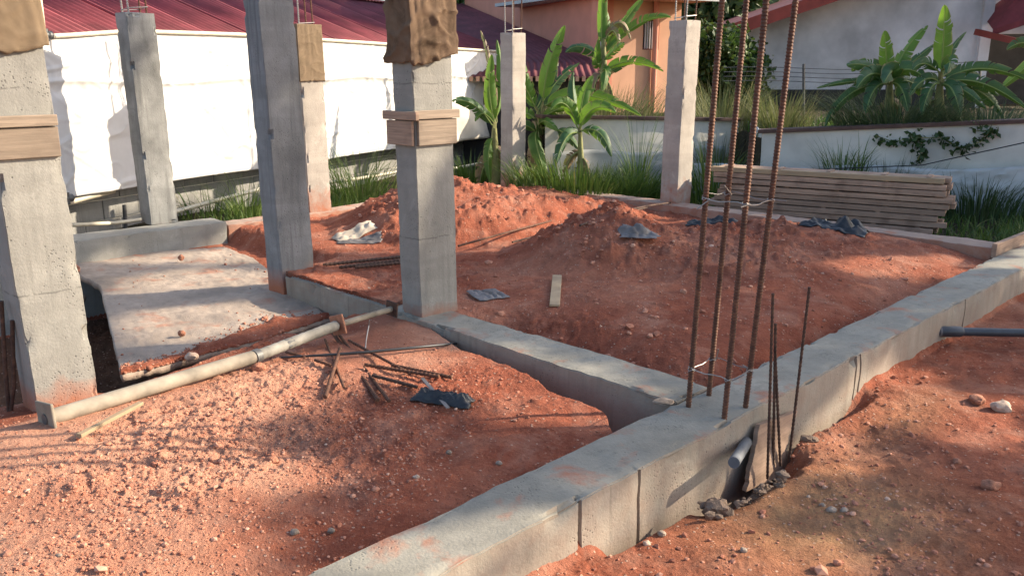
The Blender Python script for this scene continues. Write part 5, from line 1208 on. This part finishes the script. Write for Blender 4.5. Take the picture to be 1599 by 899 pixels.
banana('banana leaves reaching in from the right edge by the carport', (1650, 160), 11.0, .5, (1640, 90),
       [((1630, 80), (1600, 55), (1572, 78), .2, 'banana_dark', -.2, .3, .1), ((1640, 70), (1610, 100), (1560, 140), .2, 'banana_dark', .2, .2, .2), ((1650, 70), (1660, 20), (1690, -20), .2, 'banana', 0, .2, .2)])

# ------------------------------------------------------------------ grass and weeds
def blades(c, h, w, bend, seed, segs=4):
    r = np.random.default_rng(seed); n = len(c); a = r.uniform(0, 6.28, n); dirv = np.stack([np.cos(a), np.sin(a), np.zeros(n)], -1)
    side = np.stack([-np.sin(a + r.normal(0, .8, n)), np.cos(a), np.zeros(n)], -1)
    L = h * r.uniform(.5, 1.25, n); bd_ = bend * r.uniform(.2, 1.2, n); V_ = []
    for k in range(segs + 1):
        t = k / segs; z = L * (t - .35 * bd_ * t * t); o = (L * bd_ * t * t)[:, None] * dirv
        p = c + o + np.stack([np.zeros(n), np.zeros(n), z], -1); ww = (w * r.uniform(.9, 1.1, n) * (1 - t) ** .7 * .5 + .0004)[:, None] * side
        V_ += [p - ww, p + ww]
    v = np.stack(V_, 1).reshape(-1, 3); m = 2 * (segs + 1)
    f = np.array([(2 * k, 2 * k + 1, 2 * k + 3, 2 * k + 2) for k in range(segs)])
    f = (f[None] + m * np.arange(n)[:, None, None]).reshape(-1, 4)
    return v, f, np.repeat(np.clip(r.beta(2, 2.5, n), 0, 1), m)
def disc(cx, cy, r, n, seed, zf=gz):
    q = np.random.default_rng(seed); a = q.uniform(0, 6.28, n); d = r * np.sqrt(q.uniform(0, 1, n)); x, y = cx + d * np.cos(a), cy + d * np.sin(a)
    return np.stack([x, y, ground_h(x, y, False)], -1)
def tuft(label, px, py, Yv, r, n, h, w=.012, bend=.7, mat='grass', seed=1, name='weed_clump', cat='weeds', z=None):
    q = Q(px, py, Yv); c = disc(q.x, q.y, r, n, seed)
    if z is not None: c[:, 2] = z
    v, f, tn = blades(c, h, w, bend, seed)
    return tag(mesh_np(name, v, f, M[mat], False, attrs={'tone': tn}), label, cat, 'weed clumps at the plot edge')
tuft('tall green weed clump behind the far soil heap below the tarpaulin', 563, 320, 10.2, .45, 330, .7, .009, 1.0, 'grass_light', seed=3)
tuft('leafy weed clump in front of the block wall left of the wrapped column', 385, 335, 8.9, .22, 150, .5, .008, 1.0, 'grass_light', seed=4)
tuft('low weeds right of the wrapped column foot', 520, 318, 9.3, .35, 200, .22, .008, .9, seed=5)
tuft('weeds along the block wall behind the left curb', 330, 330, 8.75, .3, 60, .35, .01, .9, seed=6)
tuft('mixed weeds at the foot of the left retaining wall beside the half sunlit column', 990, 300, 9.9, .45, 800, .42, .012, .8, seed=21)
tuft('tall thin reed clump standing against the left retaining wall', 996, 290, 10.4, .12, 60, .95, .011, .45, seed=7)
tuft('dark weeds behind the central column and slim column', 735, 290, 11.6, .5, 420, .45, .014, .8, seed=8)
tuft('reedy weeds between the half sunlit column and the stacked timber', 1112, 320, 9.8, .34, 220, .7, .014, .6, seed=9)
tuft('reedy weeds in front of the retaining wall above the stacked timber', 1316, 258, 9.55, .22, 120, .5, .012, .6, seed=10, z=.1)
tuft('green sprig leaning over the right retaining wall top', 1345, 235, 9.5, .1, 20, .4, .012, .8, seed=11, z=.25)
tuft('bushy weeds under the banana leaves near the slim column', 905, 290, 10.0, .85, 1900, .40, .013, .8, seed=12)
tuft('feathery grass growing above the left retaining wall', 945, 180, 11.6, .75, 900, .55, .010, .6, 'dry_grass', 13)
tuft('pale feathery grass left of the tall rebars above the wall', 1125, 180, 11.6, .5, 800, .75, .009, .7, 'dry_grass', 14)
tuft('pale feathery grass right of the tall rebars above the wall', 1220, 185, 11.0, .35, 500, .55, .009, .7, 'dry_grass', 15)
tuft('fluffy weeds under the right hand banana plants', 1400, 190, 10.0, .65, 1900, .6, .009, .9, 'weed_dark', 16)
tuft('low dark weeds behind the right retaining wall', 1545, 185, 9.5, .9, 1900, .45, .012, .9, 'weed_dark', seed=17)
r_ = np.random.default_rng(9)
gx = []; 
n = 9000; x = r_.uniform(-4.6, 6.5, n); y = r_.uniform(6.6, 11, n); u = x * U2[0] + y * U2[1]; v_ = x * V2[0] + y * V2[1]
k = ((u > 7.55) & (v_ < 7.6) & (y < yw(x) - .25) & ((v_ < 2.25) | (v_ > 4.9) | (u > 8.1))) | ((v_ > 7.75) & (u > 3.6) & ((x + 3.57) * math.cos(TT) - (y - 8.1) * math.sin(TT) > -.2))
c = np.stack([x[k], y[k], ground_h(x[k], y[k], False)], -1)
v, f, tn = blades(c, .17, .012, .8, 31)
v2, f2, tn2 = blades(np.stack([r_.uniform(3.7, 6.6, 5200), r_.uniform(6.6, 8.6, 5200), np.full(5200, -.2)], -1), .2, .012, .8, 33)
uu = v2[:, 0] * U2[0] + v2[:, 1] * U2[1]; vv_ = v2[:, 0] * V2[0] + v2[:, 1] * V2[1]
ok = ((uu > 7.7) & (vv_ < 2.5) & (vv_ > 1.75)).reshape(-1, 10).all(1)
v2 = v2.reshape(-1, 10, 3)[ok].reshape(-1, 3); tn2 = tn2.reshape(-1, 10)[ok].ravel(); f2 = f2[:4 * ok.sum()]
v = np.concatenate([v, v2]); f = np.concatenate([f, f2 + (len(v) - len(v2))]); tn = np.concatenate([tn, tn2])
tag(mesh_np('grass', v, f, M['grass'], False, attrs={'tone': tn}), kind='stuff')
# undergrowth on the raised bank
n = 5000; x = r_.uniform(.5, 8, n); y = r_.uniform(8.6, 14, n); k = (y > yw(x) + .3) & (y < 13.5)
c = np.stack([x[k], y[k], ground_h(x[k], y[k], False)], -1); v, f, tn = blades(c, .17, .016, .9, 41)
tag(mesh_np('undergrowth', v, f, M['grass'], False, attrs={'tone': tn * .8}), kind='stuff')
# creeping vine on the right wall
vn = thing('creeping_vine', 'dark green creeping vine hanging on the right retaining wall', 'vine', Q(1450, 250, 9.2))
cent_ = []; stem = MB()
for path in ([(1368, 212), (1395, 222), (1425, 215), (1470, 215), (1500, 232), (1530, 222), (1552, 203)], [(1425, 215), (1440, 235), (1430, 255)], [(1470, 215), (1505, 238)], [(1552, 203), (1520, 205)]):
    P3 = []
    for x, y in path:
        a, b, c = ray(x, y); d_ = Vector((7.6 - 2.95, 8.3 - 10.25, 0)); nn = Vector((-d_.y, d_.x, 0)).normalized(); t = (Vector((2.95, 10.25, 0)) - nn * .05).dot(nn) / (a * nn.x + b * nn.y); P3.append(Vector((a * t, b * t, CAM_H + c * t)))
    stem.tube(P3, .005, 5)
    for i in range(len(P3) - 1):
        for t in np.linspace(0, 1, 9): cent_.append(P3[i].lerp(P3[i + 1], t) + Vector((0, -.02, random.uniform(-.03, .03))))
obj('stem', stem, M['stem'], vn, True)
v, f, tn = leaf_cloud(np.array([tuple(q) for q in cent_]), .07, 3, .03, 5); mesh_np('foliage', v, f, M['leaf'], False, vn, attrs={'tone': tn * .5})

# ------------------------------------------------------------------ trees behind the houses
for lab, px, py, Yv, rad, nc in (('dark leafy tree behind the white house roof', 1180, -20, 28, 3.4, 2600), ('dark tree showing above the red corrugated roof', 735, -25, 27, 2.6, 1500), ('dark tree far behind beside the orange house eave', 1120, 40, 25, 1.9, 1400), ('dense dark shrub filling the gap between the orange and white houses', 1118, 110, 18, 1.05, 2600), ('dark leafy tree behind the left red roof', 250, -160, 30, 3.0, 1200)):
    q = Q(px, py, Yv); base = Vector((q.x, q.y, .2))
    root = thing('background_tree', lab, 'tree', base, 'trees behind the houses')
    d = rng.normal(0, 1, (nc, 3)); d /= np.linalg.norm(d, axis=1)[:, None]; rr = rad * (rng.uniform(0, 1, nc) ** .4) * (.75 + .35 * vnoise(d[:, 0] * 2 + 5, d[:, 2] * 2 + 3, 4))
    c = np.array(q)[None] + d * rr[:, None] * np.array([1, 1, .85]); c = c[c[:, 2] > .4]
    v, f, tn = leaf_cloud(c, .3 if Yv > 20 else .13, 4, .22 if Yv > 20 else .12, int(px)); mesh_np('crown', v, f, M['leaf'], False, root, attrs={'tone': tn})
    tree_trunk(base, q + ZV3 * rad * .3, .22, c[::max(1, len(c) // 60)], int(px), root)
